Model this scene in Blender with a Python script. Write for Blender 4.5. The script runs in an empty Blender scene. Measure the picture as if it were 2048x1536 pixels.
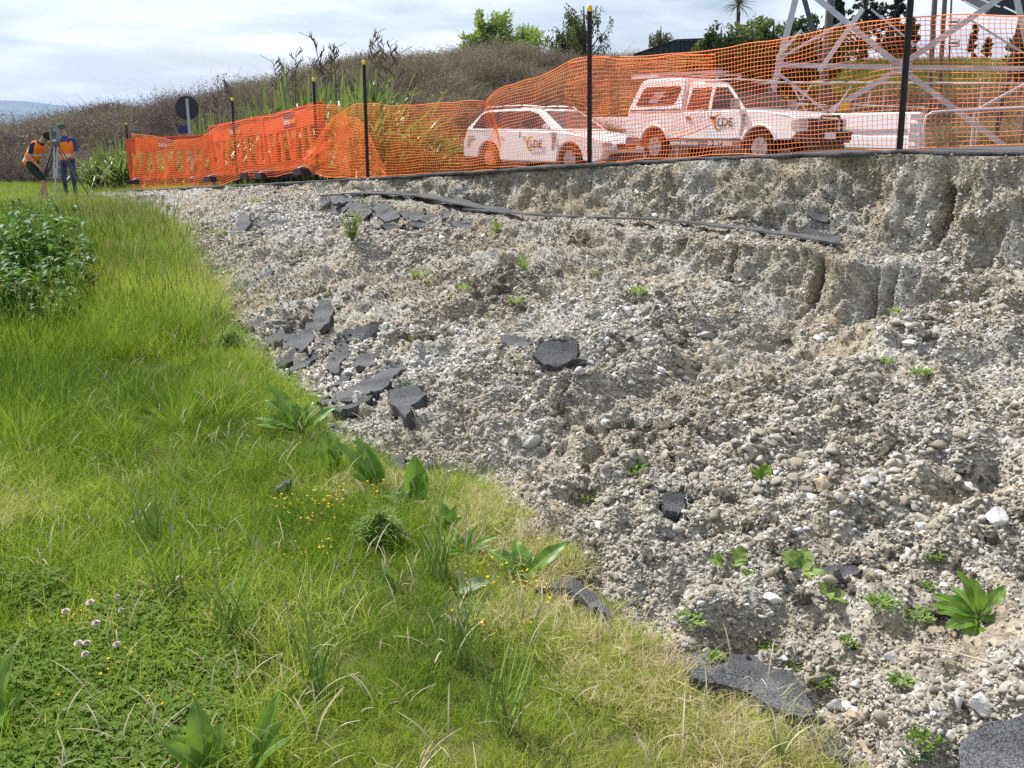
import bpy, bmesh, math, random
import numpy as np
from mathutils import Vector, Matrix, Euler
from mathutils.bvhtree import BVHTree

random.seed(7); RNG = np.random.default_rng(11)
S = bpy.context.scene
COL = bpy.context.scene.collection
R = math.radians

# ------------------------------------------------------------------ camera
PITCH = R(14.42)
F = 1967.0                       # focal length in pixels of a 2048 px wide frame
SP, CP = math.sin(PITCH), math.cos(PITCH)
cam = bpy.data.cameras.new('camera')
cam.sensor_width = 36; cam.lens = F / 2048 * 36
cam.clip_start = 0.05; cam.clip_end = 60000
camo = bpy.data.objects.new('camera', cam); COL.objects.link(camo)
camo.location = (0, 0, 0); camo.rotation_euler = (math.pi / 2 - PITCH, 0, 0)
S.camera = camo
S.view_settings.view_transform = 'Standard'; S.view_settings.look = 'None'
S.view_settings.exposure = 0.50; S.view_settings.gamma = 1
S.cycles.max_bounces = 6; S.cycles.diffuse_bounces = 3; S.cycles.glossy_bounces = 2
S.cycles.transmission_bounces = 4; S.cycles.transparent_max_bounces = 6; S.cycles.volume_bounces = 0
S.cycles.use_denoising = False

# ------------------------------------------------------------------ sun and sky
SUN_EL = R(52)
SH = Vector((-0.80, 0.60)).normalized()             # the side the sun stands on
sd = Vector((SH.x * math.cos(SUN_EL), SH.y * math.cos(SUN_EL), math.sin(SUN_EL)))
sl = bpy.data.lights.new('sun', 'SUN'); sl.energy = 5.0; sl.angle = R(0.6); sl.color = (1, .965, .915)
so = bpy.data.objects.new('sun', sl); COL.objects.link(so)
so.rotation_euler = (-sd).to_track_quat('-Z', 'Y').to_euler()

W = bpy.data.worlds.new('World'); S.world = W; W.use_nodes = True
nt = W.node_tree; nt.nodes.clear()
def N(t, typ, **kw):
    n = t.nodes.new(typ)
    for k, v in kw.items():
        if k.startswith('i_'): n.inputs[k[2:].replace('_', ' ')].default_value = v
        else: setattr(n, k, v)
    return n
out = N(nt, 'ShaderNodeOutputWorld'); bg = N(nt, 'ShaderNodeBackground'); bg.inputs[1].default_value = 0.10
sky = N(nt, 'ShaderNodeTexSky', sky_type='NISHITA', sun_disc=False, sun_elevation=SUN_EL,
        sun_rotation=math.atan2(SH.x, SH.y), air_density=1.0, dust_density=2.0, ozone_density=1.0)
# broken bright cloud laid over the sky by direction, projected on a high flat layer
tc = N(nt, 'ShaderNodeTexCoord'); sep = N(nt, 'ShaderNodeSeparateXYZ'); nt.links.new(tc.outputs['Generated'], sep.inputs[0])
mx = N(nt, 'ShaderNodeMath', operation='MAXIMUM'); nt.links.new(sep.outputs[2], mx.inputs[0]); mx.inputs[1].default_value = 0.0
ad = N(nt, 'ShaderNodeMath', operation='ADD'); nt.links.new(mx.outputs[0], ad.inputs[0]); ad.inputs[1].default_value = 0.11
dx = N(nt, 'ShaderNodeMath', operation='DIVIDE'); dy = N(nt, 'ShaderNodeMath', operation='DIVIDE')
nt.links.new(sep.outputs[0], dx.inputs[0]); nt.links.new(ad.outputs[0], dx.inputs[1])
nt.links.new(sep.outputs[1], dy.inputs[0]); nt.links.new(ad.outputs[0], dy.inputs[1])
cmb = N(nt, 'ShaderNodeCombineXYZ'); nt.links.new(dx.outputs[0], cmb.inputs[0]); nt.links.new(dy.outputs[0], cmb.inputs[1])
n1 = N(nt, 'ShaderNodeTexNoise'); n1.inputs['Scale'].default_value = 0.75; n1.inputs['Detail'].default_value = 7; n1.inputs['Roughness'].default_value = .55
n1.inputs['Distortion'].default_value = .3
nt.links.new(cmb.outputs[0], n1.inputs['Vector'])
r1 = N(nt, 'ShaderNodeValToRGB'); r1.color_ramp.elements[0].position = .38; r1.color_ramp.elements[1].position = .57
nt.links.new(n1.outputs[0], r1.inputs[0])
n2 = N(nt, 'ShaderNodeTexNoise'); n2.inputs['Scale'].default_value = 1.1; n2.inputs['Detail'].default_value = 6; n2.inputs['Roughness'].default_value = .5
mp = N(nt, 'ShaderNodeMapping'); mp.inputs['Location'].default_value = (3.7, 1.2, 0); nt.links.new(cmb.outputs[0], mp.inputs[0]); nt.links.new(mp.outputs[0], n2.inputs['Vector'])
r2 = N(nt, 'ShaderNodeValToRGB')
r2.color_ramp.elements[0].position = .36; r2.color_ramp.elements[0].color = (5.6, 6.1, 6.9, 1)
r2.color_ramp.elements[1].position = .60; r2.color_ramp.elements[1].color = (8.8, 9.0, 9.3, 1)
nt.links.new(n2.outputs[0], r2.inputs[0])
mixc = N(nt, 'ShaderNodeMix', data_type='RGBA')
nt.links.new(r1.outputs[0], mixc.inputs[0]); nt.links.new(sky.outputs[0], mixc.inputs[6]); nt.links.new(r2.outputs[0], mixc.inputs[7])
nt.links.new(mixc.outputs[2], bg.inputs[0]); nt.links.new(bg.outputs[0], out.inputs[0])

# ------------------------------------------------------------------ helpers
def P(px, py, Y):
    b = (768 - py) / F; t = Y / (CP + b * SP)
    return Vector((t * (px - 1024) / F, Y, t * (-SP + b * CP)))
def ray(px, py):
    b = (768 - py) / F
    return Vector(((px - 1024) / F, CP + b * SP, -SP + b * CP)).normalized()
def PZ(px, py, z):
    d = ray(px, py); t = z / d.z
    return d * t
def lerp(a, b, t): return a + (b - a) * t
def sst(x, a, b):
    t = np.clip((np.asarray(x, float) - a) / (b - a), 0, 1); return t * t * (3 - 2 * t)

def _hash(ix, iy, iz, seed):
    h = (ix.astype(np.int64) * 374761393 + iy.astype(np.int64) * 668265263 + iz.astype(np.int64) * 2147483647 + seed * 974634777) & 0xffffffff
    h = ((h ^ (h >> 13)) * 1274126177) & 0xffffffff
    h = ((h ^ (h >> 16)) * 2246822519) & 0xffffffff
    return ((h ^ (h >> 15)) & 0xffffff) / float(0xffffff)
def vnoise(x, y, z=0.0, seed=0):
    x, y, z = np.broadcast_arrays(np.asarray(x, float), np.asarray(y, float), np.asarray(z, float))
    ix, iy, iz = np.floor(x), np.floor(y), np.floor(z)
    fx, fy, fz = x - ix, y - iy, z - iz
    fx, fy, fz = [f * f * f * (f * (f * 6 - 15) + 10) for f in (fx, fy, fz)]
    r = 0
    for a in (0, 1):
        for b in (0, 1):
            for c in (0, 1):
                w = (fx if a else 1 - fx) * (fy if b else 1 - fy) * (fz if c else 1 - fz)
                r = r + w * _hash(ix + a, iy + b, iz + c, seed)
    return r * 2 - 1
def fbm(x, y, z=0.0, seed=0, o=4, g=.5):
    s = 0; a = 1; t = 0
    for k in range(o):
        s = s + a * vnoise(np.asarray(x) * 2 ** k, np.asarray(y) * 2 ** k, np.asarray(z) * 2 ** k, seed + k * 17); t += a; a *= g
    return s / t

def tag(o, label=None, cat=None, group=None, kind=None):
    if label: o['label'] = label
    if cat: o['category'] = cat
    if group: o['group'] = group
    if kind: o['kind'] = kind
    return o
def empty(name, loc=(0, 0, 0), rz=0):
    o = bpy.data.objects.new(name, None); COL.objects.link(o); o.location = loc; o.rotation_euler = (0, 0, rz)
    o.empty_display_size = .2
    return o
def link(name, me, mats, parent=None, col=None):
    o = bpy.data.objects.new(name, me)
    (col or COL).objects.link(o)
    for m in (mats if isinstance(mats, (list, tuple)) else [mats]): me.materials.append(m)
    if parent is not None: o.parent = parent
    return o
def npmesh(name, V, Fq, mats, parent=None, smooth=False, col=None, mi=None):
    V = np.asarray(V, np.float32); Fq = np.asarray(Fq, np.int32)
    me = bpy.data.meshes.new(name)
    k = Fq.shape[1]
    me.vertices.add(len(V)); me.vertices.foreach_set('co', V.ravel())
    me.loops.add(Fq.size); me.loops.foreach_set('vertex_index', Fq.ravel())
    me.polygons.add(len(Fq)); me.polygons.foreach_set('loop_start', np.arange(0, Fq.size, k, dtype=np.int32))
    if smooth: me.polygons.foreach_set('use_smooth', np.ones(len(Fq), bool))
    if mi is not None: me.polygons.foreach_set('material_index', np.asarray(mi, np.int32))
    me.update(calc_edges=True); me.validate()
    return link(name, me, mats, parent, col)
def attr(me, name, data, typ='FLOAT', dom='POINT'):
    a = me.attributes.new(name, typ, dom)
    a.data.foreach_set('vector' if typ == 'FLOAT_VECTOR' else ('color' if 'COLOR' in typ else 'value'), np.asarray(data).ravel())

class MB:
    """collects shapes and links them as ONE mesh object"""
    def __init__(s): s.v = []; s.f = []; s.m = []; s.sm = []
    def add(s, vs, fs, mi=0, smooth=False):
        o = len(s.v); s.v += [tuple(v) for v in vs]
        for f in fs: s.f.append([i + o for i in f]); s.m.append(mi); s.sm.append(smooth)
    def box(s, c, d, M=None, mi=0):
        M = M or Matrix(); x, y, z = d[0] / 2, d[1] / 2, d[2] / 2
        vs = [M @ (Vector(c) + Vector((sx * x, sy * y, sz * z))) for sx in (-1, 1) for sy in (-1, 1) for sz in (-1, 1)]
        s.add(vs, [(0, 1, 3, 2), (4, 6, 7, 5), (0, 4, 5, 1), (2, 3, 7, 6), (0, 2, 6, 4), (1, 5, 7, 3)], mi)
    def bar(s, a, b, w, h=None, up=(0, 0, 1), mi=0):
        a, b = Vector(a), Vector(b); h = h or w; d = (b - a).normalized(); u = Vector(up)
        if abs(d.dot(u)) > .98: u = Vector((0, 1, 0))
        l = d.cross(u).normalized(); u = l.cross(d).normalized()
        vs = [p + l * sx * w / 2 + u * sz * h / 2 for p in (a, b) for sx, sz in ((-1, -1), (1, -1), (1, 1), (-1, 1))]
        s.add(vs, [(0, 1, 5, 4), (1, 2, 6, 5), (2, 3, 7, 6), (3, 0, 4, 7), (3, 2, 1, 0), (4, 5, 6, 7)], mi)
    def tube(s, pts, r, n=8, mi=0, caps=True, smooth=True):
        pts = [Vector(p) for p in pts]; rr = r if isinstance(r, (list, tuple)) else [r] * len(pts)
        vs = []; prev = None
        for i, p in enumerate(pts):
            d = (pts[min(i + 1, len(pts) - 1)] - pts[max(i - 1, 0)]).normalized()
            if prev is None:
                u = Vector((0, 0, 1)) if abs(d.z) < .9 else Vector((1, 0, 0))
                l = d.cross(u).normalized()
            else: l = (prev - d * prev.dot(d)).normalized()
            prev = l; u = d.cross(l)
            vs += [p + (l * math.cos(2 * math.pi * k / n) + u * math.sin(2 * math.pi * k / n)) * rr[i] for k in range(n)]
        fs = [(i * n + k, i * n + (k + 1) % n, (i + 1) * n + (k + 1) % n, (i + 1) * n + k) for i in range(len(pts) - 1) for k in range(n)]
        s.add(vs, fs, mi, smooth)
        if caps: s.add(vs[:n], [tuple(range(n - 1, -1, -1))], mi); s.add(vs[-n:], [tuple(range(n))], mi)
    def prism(s, poly, a, b, M=None, mi=0):
        """poly of (x,z) extruded along y from a to b; poly counter-clockwise"""
        M = M or Matrix(); n = len(poly)
        vs = [M @ Vector((x, a, z)) for x, z in poly] + [M @ Vector((x, b, z)) for x, z in poly]
        s.add(vs, [tuple(range(n)), tuple(range(2 * n - 1, n - 1, -1))] + [(i, i + n, (i + 1) % n + n, (i + 1) % n) for i in range(n)], mi)
    def build(s, name, mats, parent=None, bevel=0, segs=2, col=None):
        me = bpy.data.meshes.new(name); me.from_pydata(s.v, [], s.f); me.update()
        me.polygons.foreach_set('material_index', s.m); me.polygons.foreach_set('use_smooth', s.sm)
        o = link(name, me, mats, parent, col)
        if bevel:
            bm = bmesh.new(); bm.from_mesh(me); bmesh.ops.recalc_face_normals(bm, faces=bm.faces)
            bmesh.ops.remove_doubles(bm, verts=bm.verts, dist=1e-5)
            eg = [e for e in bm.edges if len(e.link_faces) == 2 and e.calc_face_angle(0) > R(25)]
            bmesh.ops.bevel(bm, geom=eg, offset=bevel, segments=segs, affect='EDGES', clamp_overlap=True)
            for f in bm.faces: f.smooth = True
            bm.to_mesh(me); bm.free()
            try: me.set_sharp_from_angle(angle=R(40))
            except Exception: pass
        return o

# ------------------------------------------------------------------ materials
def mat(name, col, rough=.8, spec=.3, metal=0, noise=None, bump=None, coat=0):
    """noise=(scale, amount, [colour2]) varies the colour, bump=(scale, strength)"""
    m = bpy.data.materials.new(name); m.use_nodes = True; t = m.node_tree; b = t.nodes['Principled BSDF']
    b.inputs['Base Color'].default_value = (*col, 1); b.inputs['Roughness'].default_value = rough
    b.inputs['Specular IOR Level'].default_value = spec; b.inputs['Metallic'].default_value = metal
    b.inputs['Coat Weight'].default_value = coat
    co = N(t, 'ShaderNodeTexCoord')
    if noise:
        nn = N(t, 'ShaderNodeTexNoise'); nn.inputs['Scale'].default_value = noise[0]; nn.inputs['Detail'].default_value = 5
        nn.inputs['Roughness'].default_value = .6
        t.links.new(co.outputs['Object'], nn.inputs['Vector'])
        rp = N(t, 'ShaderNodeValToRGB'); c2 = noise[2] if len(noise) > 2 else tuple(c * (1 - noise[1]) for c in col)
        rp.color_ramp.elements[0].position = .35; rp.color_ramp.elements[0].color = (*c2, 1)
        rp.color_ramp.elements[1].position = .65; rp.color_ramp.elements[1].color = (*col, 1)
        t.links.new(nn.outputs[0], rp.inputs[0]); t.links.new(rp.outputs[0], b.inputs['Base Color'])
    if bump:
        nb = N(t, 'ShaderNodeTexNoise'); nb.inputs['Scale'].default_value = bump[0]; nb.inputs['Detail'].default_value = 4
        t.links.new(co.outputs['Object'], nb.inputs['Vector'])
        bp = N(t, 'ShaderNodeBump'); bp.inputs['Strength'].default_value = bump[1]; bp.inputs['Distance'].default_value = .02
        t.links.new(nb.outputs[0], bp.inputs['Height']); t.links.new(bp.outputs[0], b.inputs['Normal'])
    return m

def tintmat(name, ramp, rough=.75, transl=0, att='tint', blade='bt', vary=.35, spec=.25, sat=None):
    """colour picked along a ramp by the instance's tint, varied by the blade's own value"""
    m = bpy.data.materials.new(name); m.use_nodes = True; t = m.node_tree; b = t.nodes['Principled BSDF']
    a = N(t, 'ShaderNodeAttribute', attribute_type='INSTANCER', attribute_name=att)
    c = N(t, 'ShaderNodeAttribute', attribute_type='GEOMETRY', attribute_name=blade)
    s1 = N(t, 'ShaderNodeMath', operation='MULTIPLY_ADD'); t.links.new(c.outputs['Fac'], s1.inputs[0]); s1.inputs[1].default_value = vary
    t.links.new(a.outputs['Fac'], s1.inputs[2])
    rp = N(t, 'ShaderNodeValToRGB'); els = rp.color_ramp.elements
    while len(els) < len(ramp): els.new(.5)
    for e, (p_, c_) in zip(els, ramp): e.position = p_; e.color = (*c_, 1)
    t.links.new(s1.outputs[0], rp.inputs[0]); t.links.new(rp.outputs[0], b.inputs['Base Color'])
    b.inputs['Roughness'].default_value = rough; b.inputs['Specular IOR Level'].default_value = spec
    if transl:
        tr = N(t, 'ShaderNodeBsdfTranslucent'); t.links.new(rp.outputs[0], tr.inputs[0])
        ms = N(t, 'ShaderNodeMixShader'); ms.inputs[0].default_value = transl
        t.links.new(b.outputs[0], ms.inputs[1]); t.links.new(tr.outputs[0], ms.inputs[2])
        t.links.new(ms.outputs[0], t.nodes['Material Output'].inputs[0])
    return m
def leafmat(name, c1, c2, scale=6, transl=.35, rough=.5, spec=.4):
    m = mat(name, c1, rough, spec, noise=(scale, .3, c2)); t = m.node_tree; b = t.nodes['Principled BSDF']
    tr = N(t, 'ShaderNodeBsdfTranslucent')
    src = b.inputs['Base Color'].links[0].from_socket
    hs = N(t, 'ShaderNodeHueSaturation'); hs.inputs['Value'].default_value = 1.4; hs.inputs['Hue'].default_value = .485
    t.links.new(src, hs.inputs['Color']); t.links.new(hs.outputs[0], tr.inputs[0])
    ms = N(t, 'ShaderNodeMixShader'); ms.inputs[0].default_value = transl
    t.links.new(b.outputs[0], ms.inputs[1]); t.links.new(tr.outputs[0], ms.inputs[2])
    t.links.new(ms.outputs[0], t.nodes['Material Output'].inputs[0])
    return m

# ------------------------------------------------------------------ scattering (geometry nodes, for stuff only)
def scatter(name, pts, rot, scl, idx, tint, sources, label, cat, extra=None):
    me = bpy.data.meshes.new(name); pts = np.asarray(pts, np.float32)
    me.vertices.add(len(pts)); me.vertices.foreach_set('co', pts.ravel())
    attr(me, 'rot', np.asarray(rot, np.float32), 'FLOAT_VECTOR')
    scl = np.asarray(scl, np.float32)
    if scl.ndim == 1: scl = np.repeat(scl[:, None], 3, 1)
    attr(me, 'scl', scl, 'FLOAT_VECTOR'); attr(me, 'idx', np.asarray(idx, np.int32), 'INT'); attr(me, 'tint', np.asarray(tint, np.float32))
    o = bpy.data.objects.new(name, me); COL.objects.link(o)
    c = bpy.data.collections.new(name + '_sources')
    for k, s_ in enumerate(sources):
        for oc in list(s_.users_collection): oc.objects.unlink(s_)
        s_.name = '%s_piece_%02d' % (name, k); c.objects.link(s_)
    g = bpy.data.node_groups.new(name, 'GeometryNodeTree')
    g.interface.new_socket('Geometry', in_out='INPUT', socket_type='NodeSocketGeometry')
    g.interface.new_socket('Geometry', in_out='OUTPUT', socket_type='NodeSocketGeometry')
    gi, go = g.nodes.new('NodeGroupInput'), g.nodes.new('NodeGroupOutput')
    ip = g.nodes.new('GeometryNodeInstanceOnPoints'); ci = g.nodes.new('GeometryNodeCollectionInfo')
    ci.inputs['Collection'].default_value = c; ci.inputs['Separate Children'].default_value = True; ci.inputs['Reset Children'].default_value = True
    ip.inputs['Pick Instance'].default_value = True
    def na(nm, ty):
        n = g.nodes.new('GeometryNodeInputNamedAttribute'); n.data_type = ty; n.inputs[0].default_value = nm
        return [s_ for s_ in n.outputs if s_.enabled and s_.name == 'Attribute'][0]
    L = g.links.new
    L(gi.outputs[0], ip.inputs['Points']); L(ci.outputs[0], ip.inputs['Instance'])
    L(na('idx', 'INT'), ip.inputs['Instance Index']); L(na('scl', 'FLOAT_VECTOR'), ip.inputs['Scale'])
    er = g.nodes.new('FunctionNodeEulerToRotation'); L(na('rot', 'FLOAT_VECTOR'), er.inputs[0]); L(er.outputs[0], ip.inputs['Rotation'])
    L(ip.outputs[0], go.inputs[0])
    md = o.modifiers.new('scatter', 'NODES'); md.node_group = g
    tag(o, label, cat, kind='stuff')
    return o
SRC = bpy.data.collections.new('pieces')     # not linked to the scene: holds source meshes only

def blades(name, n, rad, h0, h1, w, lean, m, seg=3, seed=0, curl=.5, heads=0, up=.0):
    """a tuft of n curved blades in one mesh, value 'bt' per blade"""
    rg = np.random.default_rng(seed); V = []; Fc = []; B = []
    for k in range(n):
        a = rg.uniform(0, 6.283); r = rad * math.sqrt(rg.uniform()); bx, by = r * math.cos(a), r * math.sin(a)
        h = rg.uniform(h0, h1); la = a + rg.normal(0, 1.0); ln = abs(rg.normal(lean, lean * .5)); tw = rg.uniform(0, 3.14)
        wx, wy = math.cos(tw), math.sin(tw); bt = rg.uniform(); o = len(V); ww = w * rg.uniform(.7, 1.3)
        for j in range(seg + 1):
            t = j / seg; lat = ln * h * (t ** 1.6); z = h * t * (1 - curl * ln * t * .6) - .01
            x, y = bx + math.cos(la) * lat, by + math.sin(la) * lat
            if j < seg:
                wd = ww * (1 - .75 * t) * .5 * (1 if j else .8)
                V += [(x - wx * wd, y - wy * wd, z), (x + wx * wd, y + wy * wd, z)]; B += [bt, bt]
            else: V += [(x, y, z), (x, y, z)]; B += [bt, bt]
        for j in range(seg): Fc.append((o + 2 * j, o + 2 * j + 1, o + 2 * j + 3, o + 2 * j + 2))
        if k < heads:                       # a seed head drawn as a thin spindle at the tip
            tip = np.array(V[-1]); d = np.array([math.cos(la) * .3, math.sin(la) * .3, 1.0]); d /= np.linalg.norm(d); L_ = h * .22
            o = len(V)
            for (tt, rr) in ((0, .2), (.35, 1), (1, .1)):
                for q in range(3):
                    aa = q * 2.094; V.append(tuple(tip + d * L_ * tt + np.array([math.cos(aa), math.sin(aa), 0]) * w * 1.3 * rr)); B.append(1.25)
            for j in range(2):
                for q in range(3): Fc.append((o + 3 * j + q, o + 3 * j + (q + 1) % 3, o + 3 * j + 3 + (q + 1) % 3, o + 3 * j + 3 + q))
    ob = npmesh(name, V, Fc, m, col=SRC); attr(ob.data, 'bt', B)
    return ob
# ------------------------------------------------------------------ the frame of the bank: u along the road edge, v across it
E0 = np.array((0.72, 9.4)); DU = np.array((-.5706, .8212)); NV = np.array((.8212, .5706))
def uv(x, y): return (x - E0[0]) * DU[0] + (y - E0[1]) * DU[1], (x - E0[0]) * NV[0] + (y - E0[1]) * NV[1]
def xy(u, v): return E0[0] + u * DU[0] + v * NV[0], E0[1] + u * DU[1] + v * NV[1]
_e = []
for px, py in ((2048, 303), (1800, 299), (1500, 309), (1178, 326), (1000, 338), (735, 355), (636, 361), (475, 370), (265, 380)):
    b = (768 - py) / F; r = (px - 1024) / F / (CP + b * SP); Y = 7.253 / (r + .695); p = P(px, py, Y)
    _e.append((uv(p.x, p.y)[0], p.z))
_e.sort(); EU = np.array([-14, -8] + [e[0] for e in _e] + [20, 30, 200]); EZ = np.array([.25, .0] + [e[1] for e in _e] + [-1.52, -1.6, -1.6])
def ze(u): return np.interp(u, EU, EZ)
_t = []
TOE = ((285, 388), (330, 440), (400, 560), (450, 612), (500, 680), (560, 745), (640, 812), (700, 880), (800, 925), (950, 970), (1060, 1050),
       (1110, 1090), (1150, 1170), (1230, 1250), (1290, 1290), (1400, 1310), (1530, 1390), (1620, 1450), (1690, 1536), (1740, 1620))
for px, py in TOE:
    p = PZ(px, py, -1.57); _t.append(uv(p.x, p.y))
_t.sort(); TU = np.array([-12] + [t[0] for t in _t] + [_t[-1][0] + 1.5, 40]); TV = np.array([-5.2] + [t[1] for t in _t] + [-.05, -.05])
def vtoe(u): return np.interp(u, TU, TV)
def tab(u, xs, ys): return np.interp(u, xs, ys)

# ---- bank surface
us = np.concatenate([np.arange(-9, -4.2, .024), np.arange(-4.2, -2.9, .010), np.arange(-2.9, -1.5, .022), np.arange(-1.5, 4, .032), np.arange(4, 19.5, .06)])
nA, nB, nC, nD = 16, 12, 12, 150
nv = nA + nB + nC + nD + 1
U = us[:, None]
jit = .05 * fbm(U * 1.5, 0, seed=3) + .03 * fbm(U * 6, 1, seed=5)
z0 = ze(U) - .035
drop = tab(U, (-8, -4, -3.3, 0, 2, 4, 6, 9, 18), (.62, .60, .58, .44, .33, .18, .12, .06, .02)) * (1 + .12 * fbm(U * 2, 3, seed=9))
d2 = tab(U, (-8, -4.6, -3.6, -3.3, -2, 0, 2, 4, 6, 9, 18), (.05, .08, .34, .36, .22, .13, .12, .2, .08, .03, .0))
tw = tab(U, (-8, -4.2, -3.4, 0, 4, 6, 8, 18), (.15, .2, .42, .42, .5, .5, .12, .05))
# notch bitten out of the upper scarp at the right, cracks in the lower one
notch = np.exp(-((U + 3.66) / .03) ** 2)
crack = np.exp(-((U + 3.17 + .02 * fbm(U * 20, 1, seed=36)) / .022) ** 2) + .6 * np.exp(-((U + 2.45) / .018) ** 2) + .35 * np.exp(-((U + 3.55) / .03) ** 2)
vA = -.03 + jit; vB = vA - .12 - .05 * fbm(U * 3, 7, seed=21) + .10 * notch
vC = vB - tw; vD = vC - .10 + .46 * crack; vT = vtoe(U) - .16
zA = z0; zB = z0 - drop; zC = zB - .05; zD = zC - d2; zT = 0 * U - 1.70
vT = np.minimum(vT, vD - .15); zD = np.maximum(zD, -1.55)
vv = np.zeros((len(us), nv)); zz = np.zeros_like(vv); wt = np.zeros_like(vv)
def seg(a, b, i, n, bul=0):
    t = np.linspace(0, 1, n + 1)[None, :-1]
    return t
t = np.linspace(0, 1, nA, endpoint=False)[None]; vv[:, :nA] = lerp(vA, vB, t ** 1.3); zz[:, :nA] = lerp(zA, zB, t); wt[:, :nA] = np.minimum(t * 3, 1) * .8
t = np.linspace(0, 1, nB, endpoint=False)[None]; vv[:, nA:nA + nB] = lerp(vB, vC, t); zz[:, nA:nA + nB] = lerp(zB, zC, t); wt[:, nA:nA + nB] = .5
t = np.linspace(0, 1, nC, endpoint=False)[None]; i0 = nA + nB; vv[:, i0:i0 + nC] = lerp(vC, vD, t); zz[:, i0:i0 + nC] = lerp(zC, zD, t); wt[:, i0:i0 + nC] = .6
t = np.linspace(0, 1, nD + 1)[None]; i0 += nC; vv[:, i0:] = lerp(vD, vT, t)
zz[:, i0:] = lerp(zD, zT, t) + .10 * np.sin(t * 3.14) * np.clip(-(vT - vD) / 3, 0, 1) ; wt[:, i0:] = np.minimum(.6 + t * 6, 1) * (1 - .6 * sst(t, .9, 1))
vv[:, :nA] += (np.exp(-((U + 3.64 + .10 * fbm(np.linspace(0, 4.5, nA)[None], U * 3, seed=35, o=3)) / .05) ** 2) * .36 * sst(np.linspace(0, 1, nA)[None], .22, .5) + .05 * np.clip(fbm(U * 1.3, 9, seed=33, o=2), 0, 1)) * np.sin(np.linspace(.15, 3.0, nA))[None] ** .7
UU = np.repeat(U, nv, 1); X, Yy = xy(UU, vv); Z = zz.copy()
# lumps, gullies and clods pushed out along a rough bank normal
fade = np.clip((vD - vT) / 2.0, .15, 1)
big = fbm(UU * .9, vv * .8, Z, seed=31, o=3); gul = fbm(UU * 2.6, vv * .55, seed=41, o=3); clod = fbm(X * 6, Yy * 6, Z * 6, seed=51, o=4, g=.6)
fine = fbm(X * 17, Yy * 17, Z * 17, seed=61, o=2); ridge = 1 - np.abs(fbm(X * 2.2, Yy * 2.2, Z * 2.2, seed=71, o=3)) * 3
dsp = wt * (.14 * big * fade + .10 * gul * fade * (wt > .85) + .10 * clod * np.minimum(fade * 1.5, 1) + .045 * fine) + .05 * wt * fade * np.clip(ridge, -1, 1) + np.where(wt < .85, .05, 0) * fbm(X * 1.8, Yy * 1.8, Z * 4.5, seed=75, o=3)
pit = np.clip(fbm(X * 3.1, Yy * 3.1, Z * 3.1, seed=81, o=2) - .45, 0, 1) * wt * fade
dsp -= .38 * pit
dsp[:, :nA + nB + nC] += (.05 * fbm(X * 13, Yy * 13, Z * 13, seed=65, o=3) * wt)[:, :nA + nB + nC]
steep = np.zeros_like(Z); steep[:, :nA] = 1; steep[:, nA + nB:nA + nB + nC] = 1
hx = np.where(steep > 0, .85, .35); hz = np.where(steep > 0, .45, .93)
X = X - NV[0] * dsp * hx; Yy = Yy - NV[1] * dsp * hx; Z = Z + dsp * hz
BV = np.stack([X, Yy, Z], -1).reshape(-1, 3)
ii = np.arange(len(us) - 1)[:, None] * nv + np.arange(nv - 1)[None]
BF = np.stack([ii, ii + 1, ii + nv + 1, ii + nv], -1).reshape(-1, 4)
BF = BF[:, ::-1]

def gravel_ground(name, dark=1.0):
    m = bpy.data.materials.new(name); m.use_nodes = True; t = m.node_tree; b = t.nodes['Principled BSDF']
    co = N(t, 'ShaderNodeTexCoord'); L = t.links.new
    vo = N(t, 'ShaderNodeTexVoronoi'); vo.inputs['Scale'].default_value = 55; L(co.outputs['Object'], vo.inputs['Vector'])
    no = N(t, 'ShaderNodeTexNoise'); no.inputs['Scale'].default_value = 2.2; no.inputs['Detail'].default_value = 6; L(co.outputs['Object'], no.inputs['Vector'])
    r = N(t, 'ShaderNodeValToRGB'); r.color_ramp.elements[0].position = .38; r.color_ramp.elements[0].color = (.30, .255, .18, 1)
    r.color_ramp.elements[1].position = .62; r.color_ramp.elements[1].color = (.36, .35, .32, 1); L(no.outputs[0], r.inputs[0])
    hs = N(t, 'ShaderNodeSeparateColor'); L(vo.outputs['Color'], hs.inputs[0])
    mr = N(t, 'ShaderNodeMapRange'); mr.inputs[3].default_value = .55; mr.inputs[4].default_value = 1.25; L(hs.outputs[0], mr.inputs[0])
    vm = N(t, 'ShaderNodeVectorMath', operation='SCALE'); L(r.outputs[0], vm.inputs[0]); L(mr.outputs[0], vm.inputs['Scale'])
    L(vm.outputs[0], b.inputs['Base Color']); b.inputs['Roughness'].default_value = .95; b.inputs['Specular IOR Level'].default_value = .15
    n2_ = N(t, 'ShaderNodeTexNoise'); n2_.inputs['Scale'].default_value = 90; n2_.inputs['Detail'].default_value = 4; L(co.outputs['Object'], n2_.inputs['Vector'])
    bp = N(t, 'ShaderNodeBump'); bp.inputs['Strength'].default_value = .8; bp.inputs['Distance'].default_value = .012; L(n2_.outputs[0], bp.inputs['Height'])
    L(bp.outputs[0], b.inputs['Normal'])
    return m
M_bank = gravel_ground('slumped_fill')
BTREE = BVHTree.FromPolygons([tuple(v) for v in BV.tolist()], BF.tolist())

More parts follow.
